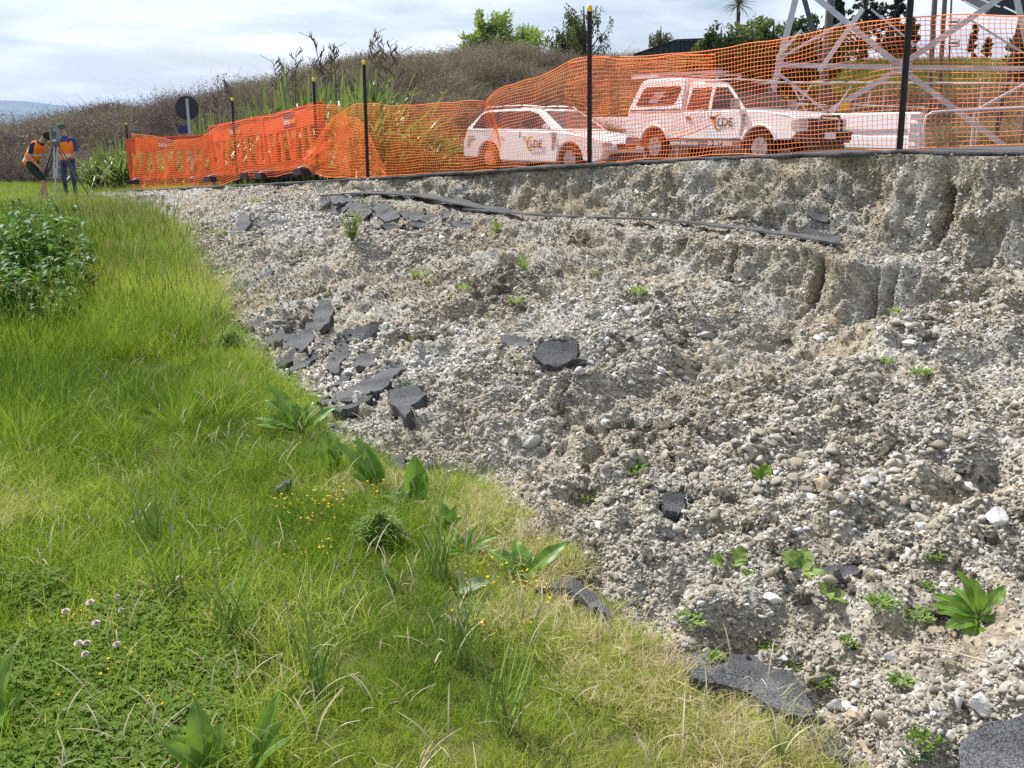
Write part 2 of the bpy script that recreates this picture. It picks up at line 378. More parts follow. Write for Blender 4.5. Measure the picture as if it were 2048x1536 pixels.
# ---- asphalt
def asphalt(name, c=.055, warm=0):
    m = bpy.data.materials.new(name); m.use_nodes = True; t = m.node_tree; b = t.nodes['Principled BSDF']; L = t.links.new
    co = N(t, 'ShaderNodeTexCoord')
    vo = N(t, 'ShaderNodeTexVoronoi'); vo.inputs['Scale'].default_value = 240; L(co.outputs['Object'], vo.inputs['Vector'])
    sc = N(t, 'ShaderNodeSeparateColor'); L(vo.outputs['Color'], sc.inputs[0])
    r = N(t, 'ShaderNodeValToRGB'); r.color_ramp.elements[0].color = (c * .45, c * .45, c * .48, 1); r.color_ramp.elements[1].color = (c * 1.9, c * 1.95, c * 2.05, 1)
    L(sc.outputs[0], r.inputs[0])
    no = N(t, 'ShaderNodeTexNoise'); no.inputs['Scale'].default_value = 3.5; no.inputs['Detail'].default_value = 5; L(co.outputs['Object'], no.inputs['Vector'])
    r3 = N(t, 'ShaderNodeMapRange'); r3.inputs[1].default_value = .35; r3.inputs[2].default_value = .75; r3.inputs[3].default_value = .8; r3.inputs[4].default_value = 1.9; L(no.outputs[0], r3.inputs[0])
    vm = N(t, 'ShaderNodeVectorMath', operation='SCALE'); L(r.outputs[0], vm.inputs[0]); L(r3.outputs[0], vm.inputs['Scale']); L(vm.outputs[0], b.inputs['Base Color'])
    b.inputs['Roughness'].default_value = .85; b.inputs['Specular IOR Level'].default_value = .35
    bp = N(t, 'ShaderNodeBump'); bp.inputs['Strength'].default_value = 1; bp.inputs['Distance'].default_value = .0035; bp.invert = True
    L(vo.outputs['Distance'], bp.inputs['Height']); L(bp.outputs[0], b.inputs['Normal'])
    return m
M_asph = asphalt('asphalt', .060); M_asph_dark = asphalt('asphalt_dark', .048)
# road sheet with a broken, slightly overhanging edge
ru = np.concatenate([np.arange(-12, 2, .04), np.arange(2, 17.6, .08)]); rvs = np.array([0, .02, .1, .4, 1, 2, 4, 7, 10, 13.2])
def roadz(u, v): return ze(u) + .012 * v
ej = .045 * fbm(ru * 1.7, 3, seed=91) + .03 * fbm(ru * 8, 5, seed=92, o=2) - .05
RV = []; 
for k, v_ in enumerate(rvs):
    vv_ = v_ + ej * max(0, 1 - v_ / 1.0); x_, y_ = xy(ru, vv_); z_ = roadz(ru, v_) + .012 * fbm(ru * 1.1, v_ * 1.1, seed=93) * (1 if k else .4) + (0 if k else -.008)
    RV.append(np.stack([x_, y_, z_], -1))
x_, y_ = xy(ru, ej + .015); RV.insert(0, np.stack([x_, y_, roadz(ru, 0) - .036 + .010 * fbm(ru * 12, 8, seed=94, o=2)], -1))
x_, y_ = xy(ru, ej + .25); RV.insert(0, np.stack([x_, y_, roadz(ru, 0) - .05], -1))
K = len(RV); RV = np.stack(RV, 1).reshape(-1, 3); ii = np.arange(len(ru) - 1)[:, None] * K + np.arange(K - 1)[None]
road = npmesh('road', RV, np.stack([ii, ii + K, ii + K + 1, ii + 1], -1).reshape(-1, 4)[:, ::-1], M_asph); tag(road, kind='structure')

# ------------------------------------------------------------------ the ground: one sheet to the horizon
HX = np.array((-.7, -.51, -.46, -.436, -.41, -.386, -.361, -.34, -.30, -.24, -.18, -.134, -.063, .013, .065, .115, .2, .38, .6))
HT = np.array((268, 262, 250, 240, 228, 216, 208, 195, 178, 154, 128, 106, 102, 104, 106, 102, 104, 92, 90))   # skyline of the scrub hill, image rows
def hill_top(a, Y): return (262 - np.interp(a, HX, HT)) / 1985 * Y
def G(x, y):
    x = np.asarray(x, float); y = np.asarray(y, float); u, v = uv(x, y)
    g = np.full(np.broadcast(x, y).shape, -1.62) + .035 * fbm(x * .7, y * .7, seed=101, o=3) + .045 * fbm(x * 2.6, y * 2.6, seed=103, o=2)
    g = g + .10 * sst(-v, 4.5, 9) * 0
    rd = roadz(u, np.clip(v, 0, 14)) - .16
    k = np.where(u > 14, sst(v, -.10, .25), sst(v, .6, 1.1))
    g = lerp(g, rd, k)
    g = np.where(u > 16, lerp(g, np.where(v > -.1, np.maximum(rd + .1, -1.62), -1.62), sst(u, 16.5, 18) * k), g)
    g = g + .15 * sst(v, 13.0, 13.8)
    ys = np.maximum(y, 1); a = x / ys
    top = hill_top(a, 42) - .95 + .25 * sst(-a, .3, .42)
    yb = np.interp(a, (-.5, -.3, 0, .3, .6), (31, 30, 30, 29, 27)); yt = np.interp(a, (-.5, -.3, 0, .3, .6), (37, 42, 42, 45, 46))
    h = sst(y, yb, yt) * np.maximum(top - g, -.3)
    h = h * (1 + .10 * fbm(x * .35, y * .35, seed=111, o=3))
    g = g + h
    r = np.hypot(x, y)
    g = g - (sst(r, 60, 900) * 48) - sst(-y, 10, 200) * 5
    return g
def graded(a0, a1, fine, n):
    """spacing fine near 0, growing outwards"""
    k = np.linspace(0, 1, n); return fine * n * k + (a1 - fine * n) * k ** 6
xg = np.concatenate([-graded(0, 10500, .16, 170)[::-1][:-1], graded(0, 10500, .16, 170)])
yg = np.concatenate([-graded(0, 2000, .5, 30)[::-1][:-1], graded(0, 8000, .20, 300)])
XX, YY = np.meshgrid(xg, yg, indexing='ij'); GZ = G(XX, YY)
# never let the sheet stand proud of the bank that lies on it
Ug, Vg = uv(XX, YY); inb = (Vg < .05) & (Vg > vtoe(Ug) + .12) & (Ug > -9) & (Ug < 19); GZ = np.where(inb, GZ - .14, GZ)
ny = len(yg); ii = np.arange(len(xg) - 1)[:, None] * ny + np.arange(ny - 1)[None]
def ground_mat():
    m = bpy.data.materials.new('soil_and_turf'); m.use_nodes = True; t = m.node_tree; b = t.nodes['Principled BSDF']; L = t.links.new
    co = N(t, 'ShaderNodeTexCoord'); no = N(t, 'ShaderNodeTexNoise'); no.inputs['Scale'].default_value = 4; no.inputs['Detail'].default_value = 8
    L(co.outputs['Object'], no.inputs['Vector'])
    r = N(t, 'ShaderNodeValToRGB'); r.color_ramp.elements[0].position = .35; r.color_ramp.elements[0].color = (.06, .065, .025, 1)
    r.color_ramp.elements[1].position = .7; r.color_ramp.elements[1].color = (.13, .125, .055, 1); L(no.outputs[0], r.inputs[0])
    a = N(t, 'ShaderNodeAttribute', attribute_type='GEOMETRY', attribute_name='zone')
    n3 = N(t, 'ShaderNodeTexNoise'); n3.inputs['Scale'].default_value = .9; n3.inputs['Detail'].default_value = 8; L(co.outputs['Object'], n3.inputs['Vector'])
    r2_ = N(t, 'ShaderNodeValToRGB'); r2_.color_ramp.elements[0].position = .4; r2_.color_ramp.elements[0].color = (.10, .072, .055, 1)
    r2_.color_ramp.elements[1].position = .65; r2_.color_ramp.elements[1].color = (.17, .125, .09, 1); L(n3.outputs[0], r2_.inputs[0])
    mxx = N(t, 'ShaderNodeMix', data_type='RGBA'); L(a.outputs['Fac'], mxx.inputs[0]); L(r.outputs[0], mxx.inputs[6]); L(r2_.outputs[0], mxx.inputs[7])
    L(mxx.outputs[2], b.inputs['Base Color']); b.inputs['Roughness'].default_value = 1; b.inputs['Specular IOR Level'].default_value = .1
    return m
ground = npmesh('ground', np.stack([XX, YY, GZ], -1).reshape(-1, 3), np.stack([ii, ii + 1, ii + ny + 1, ii + ny], -1).reshape(-1, 4)[:, ::-1], ground_mat(), smooth=True)
tag(ground, kind='structure')
A_ = XX / np.maximum(YY, 1)
zone = sst(YY, 29, 31) * (1 - sst(YY, 50, 60)) * np.maximum(1 - sst(A_, .20, .30), 1 - sst(YY, 33, 38)) * (YY > 0)
attr(ground.data, 'zone', zone.astype(np.float32))
GTREE = BVHTree.FromPolygons([tuple(v) for v in np.stack([XX, YY, GZ], -1).reshape(-1, 3).tolist()],
                             np.stack([ii, ii + 1, ii + ny + 1, ii + ny], -1).reshape(-1, 4).tolist())
def hit(px, py):
    """where the line of sight through a photo pixel meets bank or ground"""
    d = ray(px, py); best = None
    for T in (BTREE, GTREE):
        h = T.ray_cast(Vector((0, 0, 0)), d)
        if h[0] is not None and (best is None or h[3] < best[3]): best = h
    if best is None: return PZ(px, py, -1.6), Vector((0, 0, 1))
    n_ = best[1]; n_ = n_ if n_.dot(d) < 0 else -n_
    return best[0], n_
def surf_z(x, y):
    b = BTREE.ray_cast(Vector((x, y, 3)), Vector((0, 0, -1))); g = float(G(x, y))
    return max(b[0].z if b[0] is not None else -99, g)

# path where the surveyors stand
pth = MB(); cs = [(-16, 24.9, .5), (-12.5, 24.3, .45), (-10.5, 24.6, .5), (-9.3, 25.6, .55), (-7.5, 26.6, .8), (-5, 27.2, .9)]
for a, b_ in zip(cs[:-1], cs[1:]):
    for k in range(8):
        t0, t1 = k / 8, (k + 1) / 8; q = []
        for tt in (t0, t1):
            x = lerp(a[0], b_[0], tt); y = lerp(a[1], b_[1], tt); w = lerp(a[2], b_[2], tt) * (1 + .3 * math.sin(x * 3))
            q += [(x, y - w, float(G(x, y - w)) + .025), (x, y + w, float(G(x, y + w)) + .025)]
        pth.add(q, [(0, 2, 3, 1)])
tag(pth.build('path', mat('trodden_clay', (.30, .25, .17), .95, .1, noise=(3, .4))), kind='structure')

# ---- far hills
def ridge_mesh(y0, y1, top, seed, x0=-9000, x1=9000):
    xs = np.linspace(x0, x1, 260); ys = np.linspace(y0, y1, 26); A, B = np.meshgrid(xs, ys, indexing='ij')
    t = (B - y0) / (y1 - y0); prof = np.sin(np.clip(t, 0, 1) * math.pi) ** .8
    hgt = top(A) * (1 + .22 * fbm(A / 1100, B / 1100, seed=seed, o=5, g=.55)) + 14 * fbm(A / 260, B / 260, seed=seed + 5, o=4)
    z = -52 + prof * (hgt + 52)
    n_ = len(ys); ii = np.arange(len(xs) - 1)[:, None] * n_ + np.arange(n_ - 1)[None]
    return np.stack([A, B, z], -1).reshape(-1, 3), np.stack([ii, ii + n_, ii + n_ + 1, ii + 1], -1).reshape(-1, 4)
M_hill = mat('far_pasture', (.085, .105, .05), 1, .1, noise=(.004, .5, (.03, .04, .03)))
for nm, y0, y1, tp, sd_ in (('hills', 2600, 4200, lambda x: 50 + 26 * np.sin(x / 420 + 1.2) + 14 * np.sin(x / 170), 3), ('hills', 4600, 7600, lambda x: 138 + 46 * np.sin(x / 470 + 2.0) + 22 * np.sin(x / 190), 13)):
    Vh, Fh = ridge_mesh(y0, y1, tp, sd_); o = npmesh(nm, Vh, Fh, M_hill, smooth=True); tag(o, kind='structure')
# ------------------------------------------------------------------ grass
GR = [(0, (.04, .08, .010)), (.22, (.085, .17, .018)), (.45, (.235, .345, .028)), (.70, (.375, .475, .054)), (.86, (.52, .49, .17)), (1, (.66, .57, .36))]
M_grass = tintmat('grass_blade', GR, rough=.55, transl=.48, vary=.30)
M_dry = tintmat('dry_stalk', [(0, (.30, .26, .15)), (.5, (.42, .36, .24)), (1, (.58, .50, .38))], rough=.8, transl=.3, vary=.4)
lawn = [blades('b', 34, .065, .025, .07, .0024, .7, M_grass, seed=k) for k in range(6)]
mid = [blades('b', 30, .07, .08, .19, .0032, .75, M_grass, seed=20 + k, seg=4) for k in range(5)]
tall = [blades('b', 34, .09, .25, .55, .0042, .55, M_grass, seed=40 + k, seg=4, heads=2) for k in range(5)]
EXC = []
for org, s_, pl in (((1300, 1050), 2.738, [(188, 722), (280, 688), (400, 728), (450, 698), (550, 700), (640, 768), (780, 828), (872, 940), (905, 1045), (830, 1058), (620, 975), (560, 880), (400, 850), (240, 830)]),
                    ((1300, 1050), 2.738, [(858, 1132), (960, 1108), (1042, 1150), (1082, 1260), (1105, 1325), (1000, 1268), (918, 1202)]),
                    ((850, 800), 3.07, [(668, 1150), (750, 1093), (880, 1076), (962, 1115), (1042, 1195), (1122, 1285), (1165, 1365), (1080, 1305), (960, 1222), (870, 1160), (760, 1140)])):
    q = [PZ(org[0] + a / s_, org[1] + b / s_, -1.60) for a, b in pl]; cx_, cy_ = sum(v.x for v in q) / len(q), sum(v.y for v in q) / len(q); EXC.append([(cx_ + (v.x - cx_) * 1.06, cy_ + (v.y - cy_) * 1.18) for v in q])
def inpoly(x, y, poly, grow=1.0):
    ins = np.zeros(len(x), bool); pl = [(a * grow, b * grow) for a, b in poly]
    for (x0, y0), (x1, y1) in zip(pl, pl[1:] + pl[:1]):
        c_ = (y0 > y) != (y1 > y); xi = x0 + (y - y0) * (x1 - x0) / ((y1 - y0) or 1e-9); ins ^= c_ & (x < xi)
    return ins
def clear(x, y):
    k = np.ones(len(x), bool)
    for pl in EXC: k &= ~inpoly(x, y, pl)
    return k
def gpoints(n, ymin, ymax, xr, pw):
    """points on the grass, denser near the camera"""
    y = (RNG.uniform(size=n) * (ymax ** pw - ymin ** pw) + ymin ** pw) ** (1 / pw)
    x = y * RNG.uniform(xr[0], xr[1], n); u, v = uv(x, y)
    k = (v < vtoe(u) + .02 + .13 * fbm(x * 2.8, y * 2.8, seed=401)) & clear(x, y) | (u > 17.6)
    return x[k], y[k], u[k], v[k]
def scat_grass(name, x, y, sc, idx, tint, srcs, label, zoff=0):
    n = len(x); z = G(x, y) + zoff
    scatter(name, np.stack([x, y, z], -1), np.stack([RNG.normal(0, .12, n), RNG.normal(0, .12, n), RNG.uniform(0, 6.28, n)], -1), sc, idx, np.clip(tint, 0, 1), srcs, label, 'grass')
x, y, u, v = gpoints(52000, 1.7, 26, (-.62, .45), .75)
near = vtoe(u) - v; dryz = np.exp(-(near / .35) ** 2) * sst(-u, 3.2, 4.6) * .9 + .08 * np.exp(-(near / .3) ** 2)
t_ = .42 + .50 * fbm(x * 1.1, y * 1.1, seed=411, o=4) + .10 * RNG.normal(size=len(x)) + .42 * dryz + .06 * sst(-u, 3.5, 5.5)
t_ -= .22 * sst(-x / y, .25, .5) * sst(-y, -5, -2.5)
dens = RNG.uniform(size=len(x)) < 1 - .45 * np.clip(dryz, 0, 1)
scat_grass('grass', x[dens], y[dens], (RNG.uniform(.7, 1.25, len(x)) * (np.clip(y, 2, 20) / 3.2) ** .35)[dens], RNG.integers(0, 6, len(x))[dens], t_[dens], lawn, 'short green lawn grass below the slumped bank')
x, y, u, v = gpoints(30000, 2.1, 26, (-.62, .3), .95)
gz_ = fbm(x * .8, y * .8, seed=421, o=3) + .9 * sst(-x / y, .02, .3) + .35 * sst(y, 4, 7) - .75 * sst(-u, 3.6, 4.8)
k = RNG.uniform(size=len(x)) < np.clip(gz_ * .75 + .05, 0, 1); x, y, u, v = x[k], y[k], u[k], v[k]
t_ = .36 + np.clip(.48 * fbm(x * .8, y * .8, seed=431, o=3), -.4, .22) + .10 * RNG.normal(size=len(x)) + .10 * sst(-x / y, .3, .5) * np.exp(-((y - 6) / 1.8) ** 2)
scat_grass('meadow_grass', x, y, RNG.uniform(.6, 1.25, len(x)), RNG.integers(0, 5, len(x)), t_, mid, 'knee high bright green meadow grass at the foot of the bank')
x, y, u, v = gpoints(24000, 4.6, 27, (-.62, -.12), 1.15)
gz_ = fbm(x * .9, y * .9, seed=441, o=3) * 1.5 + .75 * sst(-x / y, .12, .36) + .7 * sst(y, 7, 10) - .3
gz_ -= 1.5 * (np.abs(np.hypot(x + 10.8, (y - 23.2) * .6)) < 1.6)
gz_ -= 1.0 * (y > 21.5) * (x / y < -.33)
gz_ -= 1.6 * np.exp(-((x / y + .49) / .035) ** 2 - ((y - 9.3) / 2.0) ** 2)
k = (RNG.uniform(size=len(x)) < np.clip(gz_, 0, 1)) & (near_ok := (vtoe(u) - v > .12)); x, y, u, v = x[k], y[k], u[k], v[k]
t_ = .30 + .34 * fbm(x * .7, y * .7, seed=451, o=3) + .10 * RNG.normal(size=len(x)) + .22 * np.exp(-((y - 12) / 4) ** 2) * sst(x / y, -.36, -.28)
scat_grass('tall_grass', x, y, RNG.uniform(.55, 1.35, len(x)) * (.7 + .3 * sst(y, 6, 10)) * (1 - .42 * sst(y, 12, 18)), RNG.integers(0, 5, len(x)), t_, tall, 'tall seeding grass on the left verge')

M_rank = tintmat('rank_grass_blade', [(0, (.05, .09, .02)), (.35, (.13, .20, .035)), (.6, (.23, .31, .07)), (.9, (.33, .40, .14)), (1, (.48, .46, .30))], rough=.7, transl=.35, vary=.55)
rank = [blades('b', 42, .14, .35, .85, .0045, .5, M_rank, seed=60 + k, seg=4, heads=6) for k in range(5)]
x, y, u, v = gpoints(5500, 7.5, 26, (-.62, -.16), 1.1)
gz_ = fbm(x * .6, y * .6, seed=461, o=3) * 1.6 + 1.0 * sst(y, 7.5, 11) - .35 - 1.0 * sst(x / y, -.30, -.20) * (y < 10) - 1.4 * np.exp(-((x / y + .49) / .035) ** 2 - ((y - 9.3) / 2.0) ** 2)
gz_ -= 1.6 * (np.hypot(x + 10.8, (y - 24.2)) < 2.0)
k = (RNG.uniform(size=len(x)) < np.clip(gz_, 0, 1)) & (vtoe(u) - v > .15); x, y = x[k], y[k]
t_ = .38 + .3 * fbm(x * .5, y * .5, seed=463, o=3) + .12 * RNG.normal(size=len(x))
scat_grass('rank_grass', x, y, RNG.uniform(.4, .95, len(x)) * (1 - .35 * sst(y, 13, 19)), RNG.integers(0, 5, len(x)), t_, rank, 'rank grey green seeding weeds and grass on the upper left verge')
# ------------------------------------------------------------------ broken asphalt
SLABS = []
def zp(org, s, pts): return [(org[0] + x / s, org[1] + y / s) for x, y in pts]
def slab(label, poly, th=.035, up=.45, lift=.02, m=None, seed=0, rise=0, name='asphalt_slab'):
    rg = random.Random(seed + len(label)); cx = sum(p[0] for p in poly) / len(poly); cy = sum(p[1] for p in poly) / len(poly)
    hs = [hit(cx, cy)] + [hit(*p) for p in poly]; depth = sorted(h[0].y for h in hs)[len(hs) // 2]
    H_ = np.array([tuple(h[0]) for h in hs if abs(h[0].y - depth) < .5 + depth * .06]); cm = H_.mean(0)
    n_ = Vector(np.linalg.svd(H_ - cm)[2][2]) if len(H_) > 3 else Vector((0, 0, 1))
    if n_.dot(ray(cx, cy)) > 0: n_ = -n_
    nb = sum((h[1] for h in hs), Vector()).normalized()
    if n_.dot(nb) < .6: n_ = nb
    n_ = (n_ * (1 - up * .6) + Vector((0, 0, 1)) * up * .6).normalized()
    d = ray(cx, cy)
    while -n_.dot(d) < .26: n_ = (n_ - d * .08).normalized()
    hh = sorted((H_ - cm) @ np.array(n_)); c = Vector(cm); t_ = c.dot(n_) / d.dot(n_); c = d * t_ - d * (lift + max(0, hh[int(len(hh) * .75)]) * .6) ; pts = []
    n = len(poly)
    for i in range(n):
        a, b = poly[i], poly[(i + 1) % n]; L_ = math.hypot(b[0] - a[0], b[1] - a[1]); k = max(1, int(L_ / 7)); amp = min(L_ * .10, 3.0)
        for j in range(k):
            t = j / k; jx, jy = (rg.gauss(0, amp * .6), rg.gauss(0, amp * .5)) if j else (0, 0)
            pts.append((lerp(a[0], b[0], t) + jx, lerp(a[1], b[1], t) + jy))
    W_ = []
    for p in pts:
        r_ = ray(*p); t = c.dot(n_) / r_.dot(n_)
        if t < 0 or t > c.length * 1.5 or t < c.length * .6: t = c.length
        q = r_ * t; W_.append(q)
    cc = sum(W_, Vector()) / len(W_); bm = bmesh.new(); e1 = n_.orthogonal().normalized(); e2 = n_.cross(e1)
    SLABS.append((tuple(cc), tuple(n_), tuple(e1), tuple(e2), [((q - cc).dot(e1), (q - cc).dot(e2)) for q in W_], th))
    top = [bm.verts.new(q - cc) for q in W_]; bot = [bm.verts.new((q - cc) * rg.uniform(.93, 1.03) - n_ * th * rg.uniform(.8, 1.2)) for q in W_]
    f = bm.faces.new(top); f2 = bm.faces.new(list(reversed(bot))); N_ = len(top)
    for i in range(N_): bm.faces.new((top[(i + 1) % N_], top[i], bot[i], bot[(i + 1) % N_]))
    bmesh.ops.triangulate(bm, faces=[f, f2])
    tops = [e for e in bm.edges if all(v in set(top) for v in e.verts)]
    bmesh.ops.subdivide_edges(bm, edges=[e for e in bm.edges if e.calc_length() > .09], cuts=1, use_grid_fill=True)
    for v in bm.verts:
        w = v.co + cc; k = float(fbm(w.x * 9, w.y * 9, w.z * 9, seed=5, o=2)); v.co += n_ * (k * .026 + rise * 0)
    bmesh.ops.recalc_face_normals(bm, faces=bm.faces)
    me = bpy.data.meshes.new(name); bm.to_mesh(me); bm.free(); o = link(name, me, m or M_asph); o.location = cc
    return tag(o, label, 'asphalt slab', 'broken asphalt pieces on the bank', 'thing')
Z7 = ((620, 340), 4.267); Z1 = ((0, 380), 3.413); Z2 = ((400, 560), 3.413); Z8 = ((1000, 500), 3.84); Z3 = ((850, 800), 3.07); Z4 = ((1300, 1050), 2.738); ZR = ((1500, 280), 3.657)
for k, (lb, z_, pts, kw) in enumerate([
    ('grey tilted asphalt plate left of the plate with an orange stain', Z7, [(160, 345), (290, 285), (350, 268), (385, 300), (300, 350), (200, 385)], {}),
    ('cracked asphalt plate with an orange stain just above the yellow flowers', Z7, [(295, 372), (385, 262), (480, 290), (530, 350), (480, 400), (430, 445), (390, 410)], {}),
    ('broad asphalt plate overhanging a dark hollow right of the yellow flowers', Z7, [(525, 330), (590, 285), (700, 310), (775, 400), (640, 440), (590, 400)], dict(th=.07)),
    ('long low asphalt plate right of the plate over the dark hollow', Z7, [(750, 368), (870, 355), (1040, 375), (1110, 405), (1000, 432), (840, 422)], {}),
    ('small square asphalt piece standing up at the end of the plates', Z7, [(1110, 345), (1190, 340), (1215, 390), (1130, 412)], {}),
    ('thin asphalt sheet wedged behind the orange stained plate', Z7, [(170, 235), (250, 218), (390, 222), (560, 243), (400, 270), (190, 285)], {}),
    ('small dark asphalt corner at the far left of the plates', Z7, [(90, 262), (170, 235), (165, 280), (98, 312)], {}),
    ('narrow asphalt tongue pointing at the small dandelion', Z7, [(1180, 428), (1300, 452), (1560, 468), (1330, 490), (1240, 474)], {}),
    ('little dark asphalt chip beside the yellow flowers', Z7, [(190, 425), (255, 432), (240, 485), (195, 478)], {}),
    ('bent asphalt piece above the dead branch', Z1, [(1530, 340), (1600, 260), (1640, 165), (1690, 172), (1712, 220), (1660, 285), (1560, 350)], {}),
    ('low asphalt piece right of the one above the dead branch', Z1, [(1745, 232), (1850, 208), (1962, 198), (1962, 248), (1800, 268)], {}),
    ('edge on asphalt sliver standing in gravel below the dead branch', Z1, [(1665, 695), (1720, 635), (1850, 535), (1858, 570), (1745, 665)], dict(th=.08)),
    ('short asphalt sliver at the grass edge below the longer sliver', Z1, [(1525, 765), (1560, 715), (1625, 688), (1570, 772)], {}),
    ('long narrow asphalt slab lying down the slope', Z2, [(830, 140), (890, 148), (908, 200), (880, 272), (750, 432), (700, 495), (530, 592), (515, 578), (640, 468), (680, 380), (760, 256)], dict(th=.05, lift=.04)),
    ('cracked asphalt plate left of the long narrow slab', Z2, [(440, 392), (560, 338), (640, 366), (690, 395), (650, 472), (560, 484), (470, 432)], {}),
    ('asphalt plate half under the grass edge below the cracked plate', Z2, [(368, 440), (420, 448), (495, 575), (440, 555), (378, 502)], {}),
    ('wide asphalt plate in the middle of the slope', Z2, [(965, 392), (1000, 345), (1100, 305), (1232, 288), (1228, 372), (1130, 412), (1000, 425)], dict(th=.07)),
    ('asphalt plate hanging down below the wide plate', Z2, [(955, 412), (1020, 440), (1012, 522), (952, 572), (948, 622), (888, 628), (868, 560), (900, 478)], {}),
    ('thin asphalt strip between the long slab and the wide plate', Z2, [(757, 472), (850, 398), (935, 348), (905, 412), (812, 468)], {}),
    ('long rough asphalt slab just above the dock leaves', Z2, [(788, 832), (960, 768), (1100, 688), (1200, 628), (1370, 566), (1402, 612), (1330, 662), (1240, 742), (1050, 792), (1020, 832), (880, 855)], dict(th=.055, lift=.05)),
    ('black crumbled asphalt lump under a grey green tuft', Z2, [(1290, 728), (1400, 715), (1500, 735), (1545, 772), (1440, 852), (1400, 940), (1365, 900), (1290, 830)], dict(m='d', th=.1, lift=.06)),
    ('small asphalt scrap above the long rough slab', Z2, [(888, 722), (980, 645), (1025, 650), (962, 725)], {}),
    ('dark flat asphalt scrap at the edge of the turf by the dock', Z2, [(1238, 1225), (1400, 1198), (1392, 1282), (1218, 1330)], dict(m='d')),
    ('small asphalt flake lying in the green grass', Z2, [(510, 1402), (622, 1366), (612, 1400), (520, 1432)], dict(lift=.12)),
    ('asphalt scrap at the grass edge beside the cracked plate', Z2, [(248, 338), (330, 342), (372, 402), (300, 392)], {}),
    ('rounded black asphalt lump in the middle of the gravel', Z8, [(250, 800), (310, 722), (400, 698), (500, 694), (592, 702), (594, 830), (520, 862), (440, 884), (340, 872)], dict(m='d', th=.045, lift=.01)),
    ('thin asphalt flake left of the rounded black lump', Z8, [(0, 665), (130, 668), (292, 702), (240, 742), (20, 702)], {}),
    ('arched black asphalt rim under the turf at the toe', Z3, [(668, 1150), (750, 1093), (880, 1076), (962, 1115), (1042, 1195), (1122, 1285), (1165, 1365), (1080, 1305), (960, 1222), (870, 1160), (760, 1140)], dict(m='d', th=.06, lift=.10, up=.8)),
    ('black asphalt cobble embedded in gravel above the toe', Z3, [(1440, 600), (1500, 558), (1590, 568), (1605, 640), (1560, 692), (1480, 672)], dict(m='d', th=.08)),
    ('large dark asphalt slab under the turf at the lower right', Z4, [(188, 722), (280, 688), (400, 728), (450, 698), (550, 700), (640, 768), (780, 828), (872, 940), (905, 1045), (830, 1058), (620, 975), (560, 880), (400, 850), (240, 830)], dict(th=.05, up=.7, lift=.06)),
    ('smaller asphalt slab below the large one at the turf edge', Z4, [(858, 1132), (960, 1108), (1042, 1150), (1082, 1260), (1105, 1325), (1000, 1268), (918, 1202)], dict(up=.7, lift=.05)),
    ('rough asphalt slab in the bottom right corner', Z4, [(1690, 1420), (1700, 1180), (1850, 1080), (2060, 1045), (2200, 1100), (2200, 1440)], dict(th=.04, up=.7, lift=.03)),
    ('dark asphalt block beside the round green leaves', Z4, [(905, 272), (960, 228), (1140, 208), (1152, 272), (1060, 304)], dict(m='d', th=.07)),
    ('narrow tilted slab above the cracked plate at the grass edge', Z2, [(470, 330), (520, 290), (620, 270), (640, 290), (560, 330), (490, 350)], dict(th=.05)),
    ('small tilted slab right of the short sliver', Z2, [(330, 300), (400, 270), (440, 280), (390, 330), (340, 335)], dict(th=.05)),
    ('narrow broken slab under the long narrow slab', Z2, [(600, 590), (700, 540), (790, 500), (800, 525), (700, 590), (620, 620)], dict(th=.05)),
    ('flat broken scrap between the wide plate and the long rough slab', Z2, [(1040, 560), (1130, 520), (1230, 505), (1240, 540), (1130, 590), (1060, 600)], dict(th=.04)),
    ('thin dark sliver under the long rough slab', Z2, [(900, 900), (1000, 860), (1120, 800), (1180, 790), (1080, 860), (960, 915)], dict(m='d', th=.05)),
    ('broken plate below the wide overhanging plate', Z7, [(600, 470), (700, 455), (800, 470), (760, 505), (660, 515)], dict(m='d')),
    ('broken plate left of the small dandelion', Z7, [(830, 440), (930, 445), (1010, 455), (960, 480), (870, 475)], {}),
    ('asphalt end piece jutting out over the deep crack', ZR, [(395, 662), (500, 672), (600, 696), (668, 708), (664, 748), (560, 742), (430, 738)], dict(m='d', th=.04)),
    ('small grey asphalt patch stuck on the upper cut face', ZR, [(425, 545), (470, 532), (570, 548), (560, 592), (480, 585)], {}),
]):
    if kw.get('m') == 'd': kw['m'] = M_asph_dark
    slab(lb, zp(z_[0], z_[1], pts), seed=k, **kw)

